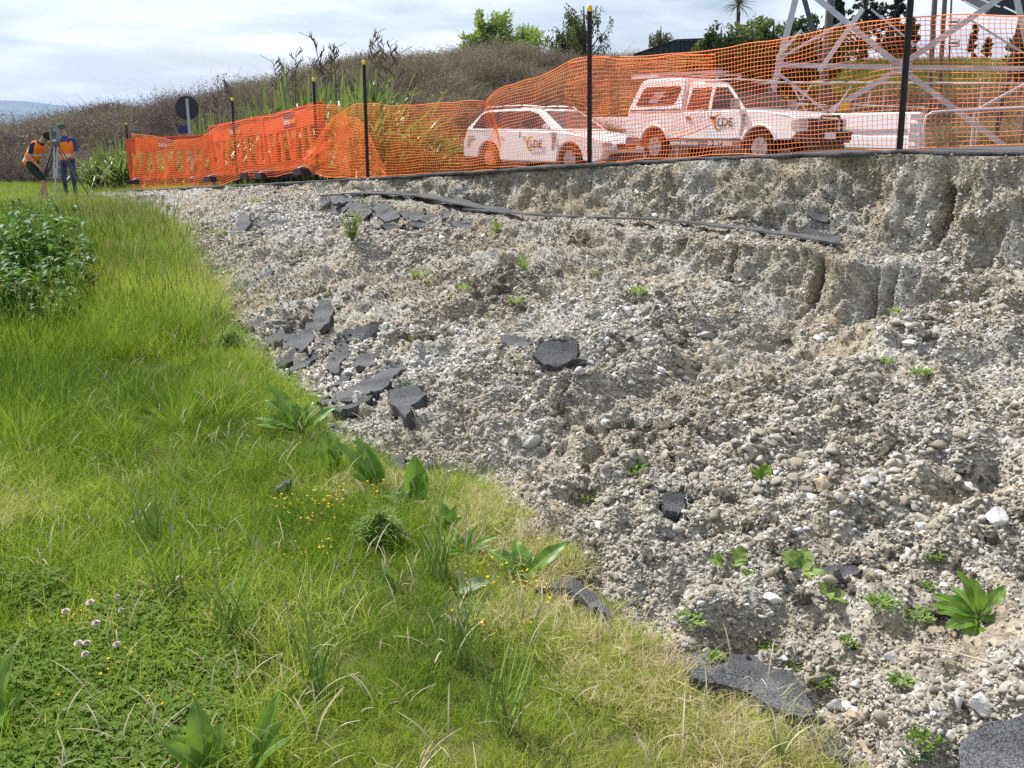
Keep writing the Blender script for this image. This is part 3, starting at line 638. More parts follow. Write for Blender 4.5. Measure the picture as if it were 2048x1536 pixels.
def strip(label, line, wid, th=.014, seed=0, rise=.10):
    """a long curved strip of seal on the slipped block, front lip along the given line"""
    V = []; n = 0; P_ = []
    for (a, b) in zip(line[:-1], line[1:]):
        k = max(1, int(abs(b[0] - a[0]) / 12))
        for j in range(k): P_.append((lerp(a[0], b[0], j / k), lerp(a[1], b[1], j / k)))
    P_.append(line[-1]); hy = [hit(x, y)[0].y for x, y in P_]
    hy = np.array([min(hy[max(0, i - 3):i + 4]) for i in range(len(hy))]); hy = np.convolve(np.pad(hy, 5, 'edge'), np.ones(11) / 11, 'valid')
    for i, (x, y) in enumerate(P_):
        q = P(x, y, hy[i] - .10); j = float(fbm(i * .7, seed, seed=77, o=3)); w = wid * (1 + .5 * float(fbm(i * .35, 3, seed=78, o=2))) * min(1, (i + .6) / 4, (len(P_) - i - .4) / 4)
        fr = q + Vector((-NV[0], -NV[1], 0)) * (.03 * j); bk = fr + Vector((NV[0], NV[1], 0)) * w + Vector((0, 0, .012 * j + rise * wid))
        V += [fr - Vector((0, 0, th)), fr, bk, bk - Vector((0, 0, th))]
    n = len(P_); Fc = []
    for i in range(n - 1):
        for k in range(4): Fc.append((4 * i + k, 4 * i + (k + 1) % 4, 4 * i + 4 + (k + 1) % 4, 4 * i + 4 + k))
    for i in range(0, n - 1):
        a0, a1, b0, b1 = V[4 * i + 1], V[4 * i + 5], V[4 * i + 2], V[4 * i + 6]; cc = (a0 + a1 + b0 + b1) / 4; e1 = (a1 - a0).normalized(); n_ = e1.cross(b0 - a0).normalized(); n_ = n_ if n_.z > 0 else -n_; e2 = n_.cross(e1)
        SLABS.append((tuple(cc), tuple(n_), tuple(e1), tuple(e2), [((q - cc).dot(e1) * 1.1, (q - cc).dot(e2) * 1.1) for q in (a0, a1, b1, b0)], -th))
    c = V[0].copy(); m = MB(); m.add([v - c for v in V], Fc + [(3, 2, 1, 0), tuple(4 * (n - 1) + k for k in range(4))])
    o = m.build('asphalt_strip', M_asph); o.location = c
    tag(o, label, 'asphalt strip', 'broken asphalt pieces on the bank', 'thing')
strip('long curved strip of old seal along the upper ledge of the bank', [(640, 391), (700, 386), (760, 386), (840, 392), (900, 404), (950, 415), (1020, 422)], .24, rise=.03)
strip('thin dark line of seal along the ledge below the tall black post', [(925, 418), (1010, 424), (1100, 431), (1180, 434), (1300, 437), (1400, 447), (1500, 459), (1600, 472), (1690, 490)], .07)
strip('raised lip of fresh black seal at the right end of the road edge', [(1900, 291), (1960, 290), (2048, 288), (2120, 286)], .4, rise=.02)

# ------------------------------------------------------------------ rocks and odd pieces one can point at
M_rocks = {'white': mat('rock_white', (.62, .61, .58), .85, .2, noise=(9, .25), bump=(30, .5)), 'grey': mat('rock_grey', (.36, .36, .35), .85, .2, noise=(9, .3), bump=(30, .5)),
           'tan': mat('rock_tan', (.47, .38, .26), .85, .2, noise=(9, .25), bump=(30, .5))}
def rock(px, py, wpx, c, label, seed, fl=.6):
    h, n_ = hit(px, py + wpx * .2); r_ = wpx / 2 / F * h.length
    bm = bmesh.new(); bmesh.ops.create_icosphere(bm, subdivisions=3, radius=1); rg = np.random.default_rng(seed)
    V = np.array([v.co[:] for v in bm.verts])
    for _ in range(10):
        q = rg.normal(size=3); q /= np.linalg.norm(q); d = rg.uniform(.5, .85); s = V @ q; V = V - np.outer(np.maximum(s - d, 0), q)
    V += .04 * fbm(V[:, 0:1] * 3, V[:, 1:2] * 3, V[:, 2:3] * 3, seed=seed); V *= np.array([1.15, .9, fl]) * r_
    for v, c_ in zip(bm.verts, V): v.co = c_
    me = bpy.data.meshes.new('rock'); bm.to_mesh(me); bm.free(); o = link('rock', me, M_rocks[c]); o.location = h + Vector((0, 0, r_ * .25))
    o.rotation_euler = (rg.uniform(-.4, .4), rg.uniform(-.4, .4), rg.uniform(-.5, .5)); tag(o, label, 'rock', 'larger rocks lying in the gravel')
for k, a in enumerate([
    (1408, 668, 42, 'grey', 'grey wedge of rock tilted up in the middle right gravel', .45), (1650, 964, 46, 'tan', 'rounded tan rock in gravel above the broad green leaves', .7),
    (1968, 1408, 66, 'white', 'largest white angular rock near the bottom right corner', .6), (1818, 684, 26, 'white', 'small bright white rock high on the right slope', .5),
    (1113, 888, 22, 'white', 'white pointed rock beside the grey one in mid slope', .7), (1063, 880, 36, 'grey', 'pale grey rock left of the white pointed one', .7),
    (1992, 1030, 44, 'white', 'white capped rock sitting on a dark clod at right', .6), (1738, 958, 30, 'grey', 'flat grey rock right of the rounded tan rock', .5),
    (1215, 845, 26, 'white', 'white rock below a small dark clod in mid slope', .8), (1712, 1432, 40, 'tan', 'tan rock just right of the lower turf edge', .7),
    (1672, 1410, 32, 'grey', 'dark grey rock touching the turf edge at lower right', .8), (1735, 1500, 34, 'tan', 'tan rock beside the smaller turf edge slab', .8),
    (1545, 1195, 40, 'white', 'white flat rock below the long stemmed weeds', .5), (1700, 880, 30, 'tan', 'tan rock upslope of the flat grey rock', .7),
    (1790, 1310, 40, 'grey', 'grey flat rock under the trailing green stems', .4), (1140, 720, 14, 'grey', 'small stone resting by the rounded black lump', .7)]):
    rock(a[0], a[1], a[2], a[3], a[4], 500 + k, a[5])
# the dead branch, and the bleached stick on the lower right
def stick(pts, r, label, name, m, dz=.03):
    mb = MB(); W_ = [hit(*p)[0] + Vector((0, 0, dz)) for p in pts]; o0 = W_[0].copy(); mb.tube([w - o0 for w in W_], [r * (1 - .7 * i / len(W_)) for i in range(len(W_))], 6)
    o = mb.build(name, m); o.location = o0; tag(o, label, name.replace('_', ' '))
M_deadwood = mat('bleached_wood', (.42, .37, .29), .9, .1, noise=(20, .3))
stick([(525, 481), (478, 493), (440, 483), (400, 495), (348, 516)], .012, 'bleached dead branch lying across gravel at upper left', 'dead_branch', M_deadwood)
stick([(2042, 1366), (1960, 1340), (1900, 1322), (1830, 1310)], .004, 'long pale dry stick on gravel near the bottom right', 'dry_stick', M_deadwood)

# ------------------------------------------------------------------ leafy plants
M_dock = leafmat('dock_leaf', (.17, .31, .035), (.10, .21, .025), 14, .42, .42, .5)
M_grey = leafmat('grey_leaf', (.20, .27, .16), (.13, .19, .11), 14, .25, .6, .3)
M_weed = leafmat('weed_leaf', (.17, .27, .035), (.10, .18, .025), 9, .45, .65, .25)
M_rankw = leafmat('rank_weed_leaf', (.085, .19, .022), (.045, .115, .015), 7, .42, .5, .3)
M_weedl = leafmat('small_weed_leaf', (.25, .36, .09), (.16, .25, .06), 9, .4, .6, .3)
M_yel = mat('yellow_petals', (.75, .52, .02), .6, .3); M_clov = mat('clover_head', (.80, .76, .68), .8, .2, noise=(60, .3, (.62, .48, .40)))
M_stem = mat('plant_stem', (.19, .28, .06), .7, .3)
def leaf(mb, b, t, w, face=None, droop=.15, n=9, pet=.18, wav=.08, mi=0, seed=0, rib=None):
    b, t = Vector(b), Vector(t); ax = t - b; L_ = ax.length; d = ax.normalized(); f = Vector(face or (0, 0, 1))
    s = d.cross(f)
    if s.length < .15: s = d.cross(Vector((0, -1, .2)))
    s.normalize(); up = s.cross(d).normalized(); vs = []; fs = []; rg = random.Random(seed)
    ph = rg.uniform(0, 6)
    for i in range(n + 1):
        q = i / n; c = b + ax * q + up * (math.sin(q * math.pi) * droop * L_ * .6)
        if q < pet: wd = w * .07
        else: k = (q - pet) / (1 - pet); wd = w * .5 * (math.sin(math.pi * min(k ** .72, 1)) ** .75) + .0008
        for j in (-1, -.5, 0, .5, 1):
            vs.append(c + s * wd * j + up * (abs(j) * wd * .38 + wav * w * math.sin(q * 17 + ph + j * 2) * abs(j)))
    for i in range(n):
        for j in range(4): a = i * 5 + j; fs.append((a, a + 1, a + 6, a + 5))
    mb.add(vs, fs, mi, True)
    if rib is not None:
        rv = []
        for i in range(n + 1): c = Vector(vs[i * 5 + 2]); h = w * (.045 - .03 * i / n); rv += [c - s * h + up * .0012, c + s * h + up * .0012, c - s * h - up * .002, c + s * h - up * .002]
        mb.add(rv, [(4 * i, 4 * i + 1, 4 * i + 5, 4 * i + 4) for i in range(n)] + [(4 * i + 3, 4 * i + 2, 4 * i + 6, 4 * i + 7) for i in range(n)], rib, True)
M_rib = leafmat('leaf_rib', (.34, .44, .15), (.30, .34, .12), 20, .2, .5, .3)
def plant_px(name, base, tips, m, label, cat, dy=.0, group=None, lean=1.0, base_dz=0, stems=False):
    """tips: (px, py, width px, forward metres); every leaf really leans that far out of the plant"""
    h, _ = hit(*base); mb = MB(); k = h.length / F
    for i, (tx, ty, w, fy) in enumerate(tips):
        t = P(tx, ty, h.y + fy); leaf(mb, (0, 0, 0), t - h, w * k, face=(0, -.55, .85), droop=.18, seed=i * 7 + int(base[0]), n=12, rib=1)
    o = mb.build(name, [m, M_rib]); o.location = h + Vector((0, 0, base_dz)); tag(o, label, cat, group)
    return o
gD = 'dock plants growing along the toe of the bank'
plant_px('dock_plant', (1957, 1240), [(1914, 1140, 26, .05), (1940, 1152, 26, .0), (2012, 1170, 26, .03), (2052, 1212, 26, .0), (1862, 1190, 28, .05), (1860, 1210, 24, -.03), (1888, 1258, 30, -.08), (1930, 1306, 34, -.12), (1872, 1224, 26, 0), (1996, 1246, 24, -.06), (2030, 1190, 22, .1), (1900, 1170, 22, .1)], M_dock,
         'large rosette of long green leaves standing in gravel at the right', 'dock plant', group=gD)
plant_px('dock_plant', (1052, 1158), [(976, 1100, 34, .05), (1000, 1108, 30, .08), (1030, 1078, 34, .1), (1060, 1104, 34, .06), (1140, 1083, 30, .02), (1032, 1150, 30, -.08), (1078, 1130, 34, -.02), (1010, 1135, 30, -.04)], M_dock,
         'dock plant on the turf lip beside the arched black asphalt rim', 'dock plant', group=gD)
plant_px('dock_plant', (836, 1016), [(830, 908, 50, .0), (850, 940, 42, -.05), (792, 988, 44, -.03), (852, 1002, 30, -.12), (764, 990, 34, .02), (868, 1004, 30, .02), (800, 1040, 34, -.1)], M_dock,
         'tallest upright dock leaf cluster in the middle of the toe', 'dock plant', group=gD)
plant_px('dock_plant', (762, 985), [(712, 872, 36, .03), (728, 895, 40, .0), (686, 895, 34, .05), (745, 900, 26, .1), (664, 880, 26, 0), (700, 950, 26, -.08)], M_dock,
         'dock plant with upright leaves left of the tallest one', 'dock plant', group=gD)
plant_px('dock_plant', (668, 940), [(650, 862, 26, .03), (676, 872, 26, 0), (636, 890, 24, .04), (700, 892, 22, 0), (655, 905, 22, -.06)], M_dock, 'narrow dock plant between the spreading one and the turf scrap', 'dock plant', group=gD)
plant_px('dock_plant', (900, 1068), [(880, 1000, 24, .03), (912, 1010, 22, 0), (925, 1035, 20, -.03), (868, 1030, 22, 0)], M_dock, 'half hidden dock plant just below the tallest one', 'dock plant', group=gD)
plant_px('dock_plant', (610, 868), [(534, 768, 30, .0), (528, 800, 26, .05), (505, 835, 22, .0), (676, 812, 22, .03), (560, 790, 30, .06), (585, 800, 24, .0), (508, 850, 20, -.05), (625, 800, 22, .1), (545, 845, 22, -.1)], M_dock,
         'spreading dock plant at the foot of the long rough slab', 'dock plant', group=gD)
plant_px('dock_plant', (425, 1560), [(389, 1398, 52, .03), (450, 1440, 36, .0), (347, 1470, 46, .0), (318, 1478, 34, -.05), (470, 1470, 34, .1), (400, 1450, 40, .06)], M_dock,
         'big ribbed dock leaves at the bottom left of the lawn', 'dock plant', group=gD)
plant_px('dock_plant', (508, 1552), [(565, 1376, 32, .0), (568, 1440, 34, -.03), (584, 1470, 36, -.08), (530, 1480, 26, .05)], M_dock,
         'dock with one long pointed leaf at the bottom of the lawn', 'dock plant', group=gD)
plant_px('dock_plant', (-6, 1480), [(42, 1382, 56, .0), (26, 1300, 40, .05), (20, 1420, 60, -.05)], M_dock, 'broad dock leaves cut by the left edge of the lawn', 'dock plant', group=gD)
plant_px('dock_plant', (790, 1180), [(765, 1125, 24, .0), (752, 1140, 18, -.02), (780, 1135, 16, .03)], M_dock, 'small dock shoot in the open lawn below the tallest one', 'dock plant', group=gD)
plant_px('dock_plant', (584, 1110), [(568, 1090, 14, .0), (602, 1088, 16, .02), (594, 1095, 12, -.02)], M_dock, 'tiny dock shoot in the lawn left of centre', 'dock plant', group=gD)
plant_px('dock_plant', (905, 1190), [(984, 1164, 28, -.03), (960, 1170, 18, .04)], M_grey, 'grey leaf lying flat on the lawn left of the turf lip', 'dock plant', group=gD)
plant_px('plantain', (930, 1108), [(955, 1050, 12, .0), (940, 1058, 12, .03), (915, 1065, 12, .03), (880, 1075, 14, .05), (870, 1095, 12, 0), (1000, 1070, 12, 0), (985, 1090, 12, -.04), (965, 1085, 12, .05), (905, 1052, 10, .08), (895, 1110, 10, -.06)], M_dock,
         'tuft of narrow plantain leaves between the dock plants', 'plantain')
gB = 'small plants growing on the gravel bank'
plant_px('dandelion', (1050, 542), [(1041, 504, 11, 0), (1027, 527, 9, -.02), (1034, 516, 7, 0), (1056, 530, 7, 0)], M_weedl, 'bright two leaved seedling alone on the upper gravel', 'weed', group=gB)
plant_px('dandelion', (992, 466), [(990, 438, 10, 0), (1003, 444, 9, 0), (1020, 448, 8, .02), (984, 455, 8, 0), (980, 474, 8, -.05), (1010, 456, 8, -.02)], M_weedl, 'small dandelion rosette just below the thin line of seal', 'weed', group=gB)
plant_px('broad_leaf_weed', (1450, 1130), [(1415, 1118, 30, 0), (1440, 1108, 22, .03), (1500, 1120, 26, 0), (1520, 1100, 30, .05), (1480, 1100, 22, .05)], M_weedl, 'round leaved weed left of the dark asphalt block', 'weed', group=gB)
plant_px('broad_leaf_weed', (1600, 1140), [(1562, 1104, 36, .03), (1616, 1098, 36, .05), (1625, 1122, 26, 0), (1570, 1120, 26, .05), (1668, 1178, 30, -.1), (1640, 1160, 28, -.05)], M_weedl, 'round leaved weed touching the dark asphalt block', 'weed', group=gB)
plant_px('broad_leaf_weed', (1650, 1190), [(1708, 1205, 26, -.05), (1690, 1185, 24, 0), (1640, 1165, 24, 0), (1660, 1200, 20, -.1)], M_weedl, 'trailing broad leaves below the dark asphalt block', 'weed', group=gB)
plant_px('broad_leaf_weed', (1522, 962), [(1500, 935, 22, .03), (1540, 930, 24, .03), (1545, 955, 20, 0), (1505, 950, 18, -.03), (1530, 925, 16, .06)], M_weed, 'dark green seedling clump left of the rounded tan rock', 'weed', group=gB)

# little leafy tufts: one small-leaved tuft copied with its own look
def tuft(name, m, n, h, seed, lw=.016, ll=.03):
    mb = MB(); rg = random.Random(seed)
    for k in range(n):
        a = rg.uniform(0, 6.28); r_ = h * 1.1 * math.sqrt(rg.random()); b = Vector((math.cos(a) * r_, math.sin(a) * r_, rg.uniform(0, h * .6)))
        t = b + Vector((math.cos(a + rg.gauss(0, .8)) * ll, math.sin(a + rg.gauss(0, .8)) * ll, rg.uniform(.2, 1) * ll)); leaf(mb, b, t, lw * rg.uniform(.7, 1.3), n=4, pet=.05, seed=k)
    return mb
for k, (px, py, wpx, mm, lb) in enumerate([
    (840, 556, 40, 'l', 'bright green low tuft in the sandy patch of the bank'), (862, 566, 26, 'l', 'low tuft touching the bright one in the sandy patch'), (925, 580, 34, 'l', 'olive tuft right of the sandy patch'),
    (900, 592, 22, 'l', 'small olive tuft below the sandy patch'), (1030, 606, 36, 'l', 'faint green tuft below the two leaved seedling'), (1275, 590, 46, 'l', 'sparse tuft on the pale middle slope'), (1190, 548, 20, 'l', 'tiny tuft upslope of the sparse one'),
    (1270, 945, 52, 'l', 'yellow green tuft above the arched asphalt rim'), (1180, 1000, 40, 'l', 'flat tuft left of the black asphalt cobble'), (1790, 628, 34, 'l', 'tuft under the deep crack at right'),
    (1772, 728, 36, 'l', 'bright tuft below the small bright white rock'), (1840, 750, 40, 'l', 'spreading tuft right of the bright one'), (828, 682, 30, 'l', 'tuft between the asphalt plates and mid slope'),
    (812, 770, 42, 'g', 'grey green tuft on the black crumbled lump'), (1865, 1118, 40, 'l', 'tuft above the large rosette'), (1760, 1215, 60, 'l', 'leafy tuft left of the large rosette'), (1840, 1240, 50, 'l', 'tuft touching the large rosette'),
    (1378, 1250, 60, 'l', 'tuft above the turf edge right of the rim'), (1545, 1305, 56, 'w', 'dense green tuft above the large dark slab'), (1590, 1340, 46, 'w', 'leafy tuft at the end of the large dark slab'),
    (1640, 1370, 50, 'w', 'yellow flowering tuft by the turf edge'), (1800, 1370, 46, 'l', 'thin tuft among the lower right stones'), (1850, 1490, 60, 'w', 'dark tuft above the corner slab'), (1830, 1520, 50, 'g', 'grey tuft at the very bottom right'),
    (1500, 1150, 30, 'l', 'small tuft under the round leaved weed'), (440, 468, 26, 'l', 'tuft near the dead branch'), (360, 462, 40, 'l', 'leafy tuft at the far upper grass edge'), (640, 575, 20, 'l', 'little tuft above the long narrow slab'),
    (655, 590, 16, 'l', 'tiny tuft at the top of the long narrow slab'), (510, 405, 22, 'l', 'little tuft just below the road edge at left'), (1860, 1180, 30, 'l', 'tuft upslope of the leafy one by the rosette'),
    (1700, 1290, 40, 'l', 'tuft among the trailing stems'), (1430, 1320, 36, 'l', 'tuft on the top edge of the large dark slab'), (1290, 975, 30, 'l', 'small tuft below the yellow green one')]):
    h, _ = hit(px, py); r_ = wpx / 2 / F * h.length; mb = tuft('weed_tuft', None, 70 if wpx > 36 else 42, r_ * .75, k, lw=max(.010, r_ * .2), ll=max(.014, r_ * .38))
    o = mb.build('weed_tuft', {'l': M_weedl, 'g': M_grey, 'w': M_weed}[mm]); o.location = h; tag(o, lb, 'weed', gB)

# ragwort with yellow flowers
h, _ = hit(705, 486); rt = empty('flowering_weed', h); tag(rt, 'yellow flowering weed under the orange stained asphalt plate', 'weed', gB)
mb = MB(); fl_ = MB(); rg = random.Random(4)
for k in range(26):
    a = rg.uniform(0, 6.28); hh = rg.uniform(.08, .34); o_ = rg.uniform(.02, .17); tp = Vector((math.cos(a) * o_, math.sin(a) * o_ * .6 - .05, hh)); mb.tube([(0, 0, 0), tp * .5 + Vector((0, 0, .03)), tp], .003, 4, 0)
    for j in range(4): q = tp * rg.uniform(.2, .9); leaf(mb, q, q + Vector((rg.uniform(-1, 1), rg.uniform(-1, 1), rg.uniform(0, 1))) * .05, .02, n=4, pet=.05, seed=j)
    if hh > .17 or k % 3 == 0:
        fl_ = MB()
        for j in range(9): leaf(fl_, tp, tp + Vector((math.cos(j * .7), math.sin(j * .7) , .25)) * .016, .011, n=3, pet=0, seed=j)
        fl_.build('flower', M_yel, rt)
mb.build('stems_and_leaves', M_weedl, rt)

# clover heads standing in the lawn
mb = MB(); st = MB(); rg = random.Random(9)
for k in range(60):
    a = k * 2.4; z_ = 1 - k / 48; r_ = math.sqrt(max(.02, 1 - max(-.3, z_) ** 2)); b = Vector((math.cos(a) * r_ * .35, math.sin(a) * r_ * .35, z_ * .35)); t = b * (2.6 + rg.random() * .4); leaf(mb, b * .012, t * .012, .0055, n=3, pet=0, seed=k)
cl0 = empty('clover_flower', (0, 0, 0)); hd = mb.build('flower_head', M_clov, cl0); hd.location = (0, 0, .13)
st.tube([(0, 0, -.02), (.004, 0, .06), (0, 0, .125)], .0016, 5); st.build('stem', M_stem, cl0)
cl_l = ['clover flower standing alone right of the others', 'clover flower furthest up among the left ones', 'clover flower at the far left of the patch', 'clover flower in the middle of the patch', 'upper one of two touching clover flowers',
        'lower one of two touching clover flowers', 'clover flower right of the touching pair', 'lowest clover flower of the patch', 'small faded clover flower near the top of the patch', 'second faded clover flower near the top of the patch']
for k, (px, py) in enumerate([(366, 1140), (187, 1177), (128, 1203), (198, 1219), (145, 1262), (153, 1275), (221, 1276), (183, 1294), (225, 1183), (236, 1205)]):
    h = PZ(px, py, -1.62 + .135)
    if k == 0: o = cl0
    else:
        o = cl0.copy(); COL.objects.link(o)
        for ch in cl0.children: c = ch.copy(); COL.objects.link(c); c.parent = o
    o.location = (h.x, h.y, float(G(h.x, h.y))); o.rotation_euler = (random.uniform(-.2, .2), random.uniform(-.2, .2), k); s_ = (1.05 if k < 8 else .7) * h.length / 3.2; o.scale = (s_, s_, 1); tag(o, 'white ' + cl_l[k], 'flower', 'white clover flowers in the lawn')

# stuff in the lawn: clover leaves, tiny yellow flowers, fallen dry stalks
def clover_clump(seed):
    rg = random.Random(seed); mb = MB()
    for k in range(26):
        a = rg.uniform(0, 6.28); r_ = .07 * math.sqrt(rg.random()); c = Vector((math.cos(a) * r_, math.sin(a) * r_, rg.uniform(.02, .075)))
        for j in range(3):
            q = a + j * 2.09; leaf(mb, c, c + Vector((math.cos(q), math.sin(q), rg.uniform(-.1, .5))) * .011, .0095, n=3, pet=0, seed=j)
    o = mb.build('c', M_weed, col=SRC); attr(o.data, 'bt', [rg.random()] * len(o.data.vertices)); return o
def pix_pts(n, regs):
    out_ = []
    for _ in range(n):
        x0, y0, x1, y1 = random.choice(regs); p = PZ(random.uniform(x0, x1), random.uniform(y0, y1), -1.6)
        if uv(p.x, p.y)[1] < vtoe(uv(p.x, p.y)[0]) - .05: out_.append((p.x, p.y))
    return np.array(out_)
q = pix_pts(1100, [(-40, 1180, 380, 1560), (-40, 1180, 380, 1560), (-40, 1180, 480, 1560)]); q = q[fbm(q[:, 0] * 4, q[:, 1] * 4, seed=471) > -.25]; n = len(q); z_ = G(q[:, 0], q[:, 1])
scatter('clover_leaves', np.stack([q[:, 0], q[:, 1], z_], -1), np.stack([0 * z_, 0 * z_, RNG.uniform(0, 6, n)], -1), RNG.uniform(.7, 1.2, n), RNG.integers(0, 3, n), RNG.uniform(size=n), [clover_clump(k) for k in range(3)], 'low dark clover leaves covering part of the lawn', 'ground cover')
mb = MB()
for j in range(6): leaf(mb, (0, 0, 0), (math.cos(j * 1.05) * .005, math.sin(j * 1.05) * .005, .0035), .005, n=2, pet=0, seed=j)
fs = mb.build('f', M_yel, col=SRC)
q = pix_pts(1300, [(60, 1170, 460, 1540), (60, 1170, 460, 1540), (60, 1170, 460, 1540), (520, 990, 740, 1130), (640, 900, 1000, 1130), (900, 1100, 1100, 1300)]); q = q[fbm(q[:, 0] * 5, q[:, 1] * 5, seed=473) > .08]; n = len(q)
scatter('yellow_flowers', np.stack([q[:, 0], q[:, 1], G(q[:, 0], q[:, 1]) + RNG.uniform(.05, .10, n)], -1), RNG.normal(0, .4, (n, 3)), RNG.uniform(.6, 1.2, n) * (q[:, 1] / 3) ** .5, np.zeros(n), RNG.uniform(size=n), [fs], 'tiny yellow clover flowers dotted over the lawn', 'flowers')
def stalks(seed):
    rg = random.Random(seed); mb = MB(); bt = []
    for k in range(3):
        a = rg.uniform(0, 6.28); L_ = rg.uniform(.05, .17); b = Vector((rg.uniform(-.05, .05), rg.uniform(-.05, .05), .02)); d = Vector((math.cos(a), math.sin(a), rg.uniform(.1, 1.2))).normalized(); n0 = len(mb.v)
        leaf(mb, b, b + d * L_, .0032, n=5, pet=0, seed=k, droop=.2); bt += [rg.random()] * (len(mb.v) - n0)
    o = mb.build('s', M_dry, col=SRC); attr(o.data, 'bt', bt); return o
x, y, u, v = gpoints(1500, 1.9, 20, (-.6, .4), .9); n = len(x)
scatter('dry_stalks', np.stack([x, y, G(x, y) + RNG.uniform(0, .12, n)], -1), np.stack([0 * x, 0 * x, RNG.uniform(0, 6, n)], -1), RNG.uniform(.5, 1.1, n), RNG.integers(0, 4, n), RNG.uniform(0, .8, n), [stalks(k) for k in range(4)], 'bleached dry stalks fallen across the lawn', 'dry grass')

# tall seed stalks rising out of the lawn near the camera
def tall_stalk(seed, n=9):
    rg = random.Random(seed); mb = MB()
    for k in range(n):
        a = rg.uniform(0, 6.28); h_ = rg.uniform(.3, .52); b = Vector((rg.gauss(0, .03), rg.gauss(0, .03), 0)); t = b + Vector((math.cos(a) * .12, math.sin(a) * .12, h_)); m_ = (b + t) / 2 + Vector((math.cos(a), math.sin(a), 0)) * -.02
        mb.tube([b, m_, t], .0013, 4); mb.tube([t, t + (t - m_) * .12, t + (t - m_) * .3], [.001, .0035, .001], 5, 1)
    for k in range(26):
        a = rg.uniform(0, 6.28); h_ = rg.uniform(.15, .34); leaf(mb, (rg.gauss(0, .03), rg.gauss(0, .03), 0), (math.cos(a) * h_ * .4, math.sin(a) * h_ * .4, h_), .006, n=5, pet=0, seed=k, droop=.1)
    return mb
for k, (px, py, lb) in enumerate([(875, 1160, 'tall seeding grass tuft below the tallest dock'), (920, 1330, 'tall seeding grass tuft in the lower middle lawn'), (1010, 1470, 'long grass tuft at the bottom centre'), (350, 1200, 'thin seeding tuft above the clover patch'),
                                  (300, 1075, 'loose seeding tuft on the left lawn'), (460, 1280, 'single dark stalked tuft in the left lawn'), (640, 1390, 'short seeding tuft in the open lawn'), (1560, 1525, 'brown plantain spikes at the bottom edge of the turf')]):
    h = PZ(px, py, -1.6); o = tall_stalk(k).build('grass_tuft', [M_grass if False else M_stem, M_deadwood]); o.location = (h.x, h.y, float(G(h.x, h.y))); s_ = .85 if k < 7 else .4; o.scale = (s_,) * 3; tag(o, lb, 'grass tuft')

# dense leafy weeds at the far left
def leafy(seed, h=.8, n=9):
    rg = random.Random(seed); mb = MB()
    for k in range(n):
        a = rg.uniform(0, 6.28); b = Vector((rg.gauss(0, .08), rg.gauss(0, .08), 0)); t = b + Vector((math.cos(a) * .22, math.sin(a) * .22, h * rg.uniform(.6, 1))); mb.tube([b, (b + t) / 2 + Vector((math.cos(a) * .05, math.sin(a) * .05, .03)), t], [.006, .004, .002], 5, 1)
        for j in range(15):
            q = b.lerp(t, rg.uniform(.12, 1)); qa = rg.uniform(0, 6.28); L_ = rg.uniform(.07, .16); leaf(mb, q, q + Vector((math.cos(qa) * L_, math.sin(qa) * L_, rg.uniform(-.3, .7) * L_)), L_ * .42, n=5, pet=.1, seed=j, droop=.25)
    return mb
lw = [('tall leafy weed at the left edge, upper', 20, 560, 1), ('dark leafy weed behind the others', 75, 520, .9), ('large dark leafy weed in the middle of its patch', 110, 600, 1.1), ('leafy weed at the right of the dark patch', 150, 640, .9), ('leafy weed low at the left edge', 15, 650, 1.0),
      ('leafy weed in front of the dark patch', 70, 680, .85), ('smaller weed right of the dark patch', 175, 585, .7), ('weed nearest to the surveyors', 40, 470, .8), ('broad leafy weed in shade under the large one', 120, 690, .6), ('leafy weed half cut by the left edge', -20, 610, 1.1), ('leafy weed at the top of the dark patch', 50, 500, .9), ('leafy weed right of the top one', 115, 540, .9), ('leafy weed between the large one and the left edge', 45, 610, 1.1),
      ('leafy weed under the right rim of the dark patch', 140, 590, .9), ('leafy weed at the bottom left of the dark patch', 20, 700, .8), ('pale topped leafy weed nearest to the path', 90, 480, .8)]
base_ = [leafy(60 + k, .85, 13).build('leafy_weed', [M_rankw, M_stem]) for k in range(3)]
for k, (lb, px, py, s_) in enumerate(lw):
    o = base_[k] if k < 3 else base_[k % 3].copy()
    if k >= 3: COL.objects.link(o)
    h = PZ(px, py, -1.6); o.location = (h.x, h.y, float(G(h.x, h.y))); o.rotation_euler = (0, 0, k * 1.3); s2 = s_ * .98; o.scale = (s2,) * 3; tag(o, lb, 'weed', 'tall leafy weeds at the left')
# feathery fennel-like bushes at the grass edge
def feather(seed, h):
    rg = random.Random(seed); mb = MB()
    for k in range(90):
        a = rg.uniform(0, 6.28); o_ = rg.random() ** .7; b = Vector((0, 0, 0)); t = Vector((math.cos(a) * h * .55 * o_, math.sin(a) * h * .55 * o_, h * (1 - .5 * o_ * o_) * rg.uniform(.7, 1)))
        leaf(mb, b, t, .006, n=5, pet=0, seed=k, droop=.1)
        for j in range(10): q = t * rg.uniform(.45, 1); d_ = Vector((rg.gauss(0, 1), rg.gauss(0, 1), rg.gauss(.4, .6))).normalized() * .06; leaf(mb, q, q + d_, .005, n=2, pet=0, seed=j)
    return mb
for k, (px, py, h_, lb) in enumerate([(430, 650, .28, 'feathery light green bush at the grass edge by the short sliver'), (462, 705, .24, 'feathery bush just below the first one'), (760, 1085, .16, 'feathery herb under the tallest dock')]):
    h = PZ(px, py, -1.6); o = feather(k, h_).build('feathery_herb', M_weedl); o.location = (h.x, h.y, float(G(h.x, h.y))); tag(o, lb, 'herb')

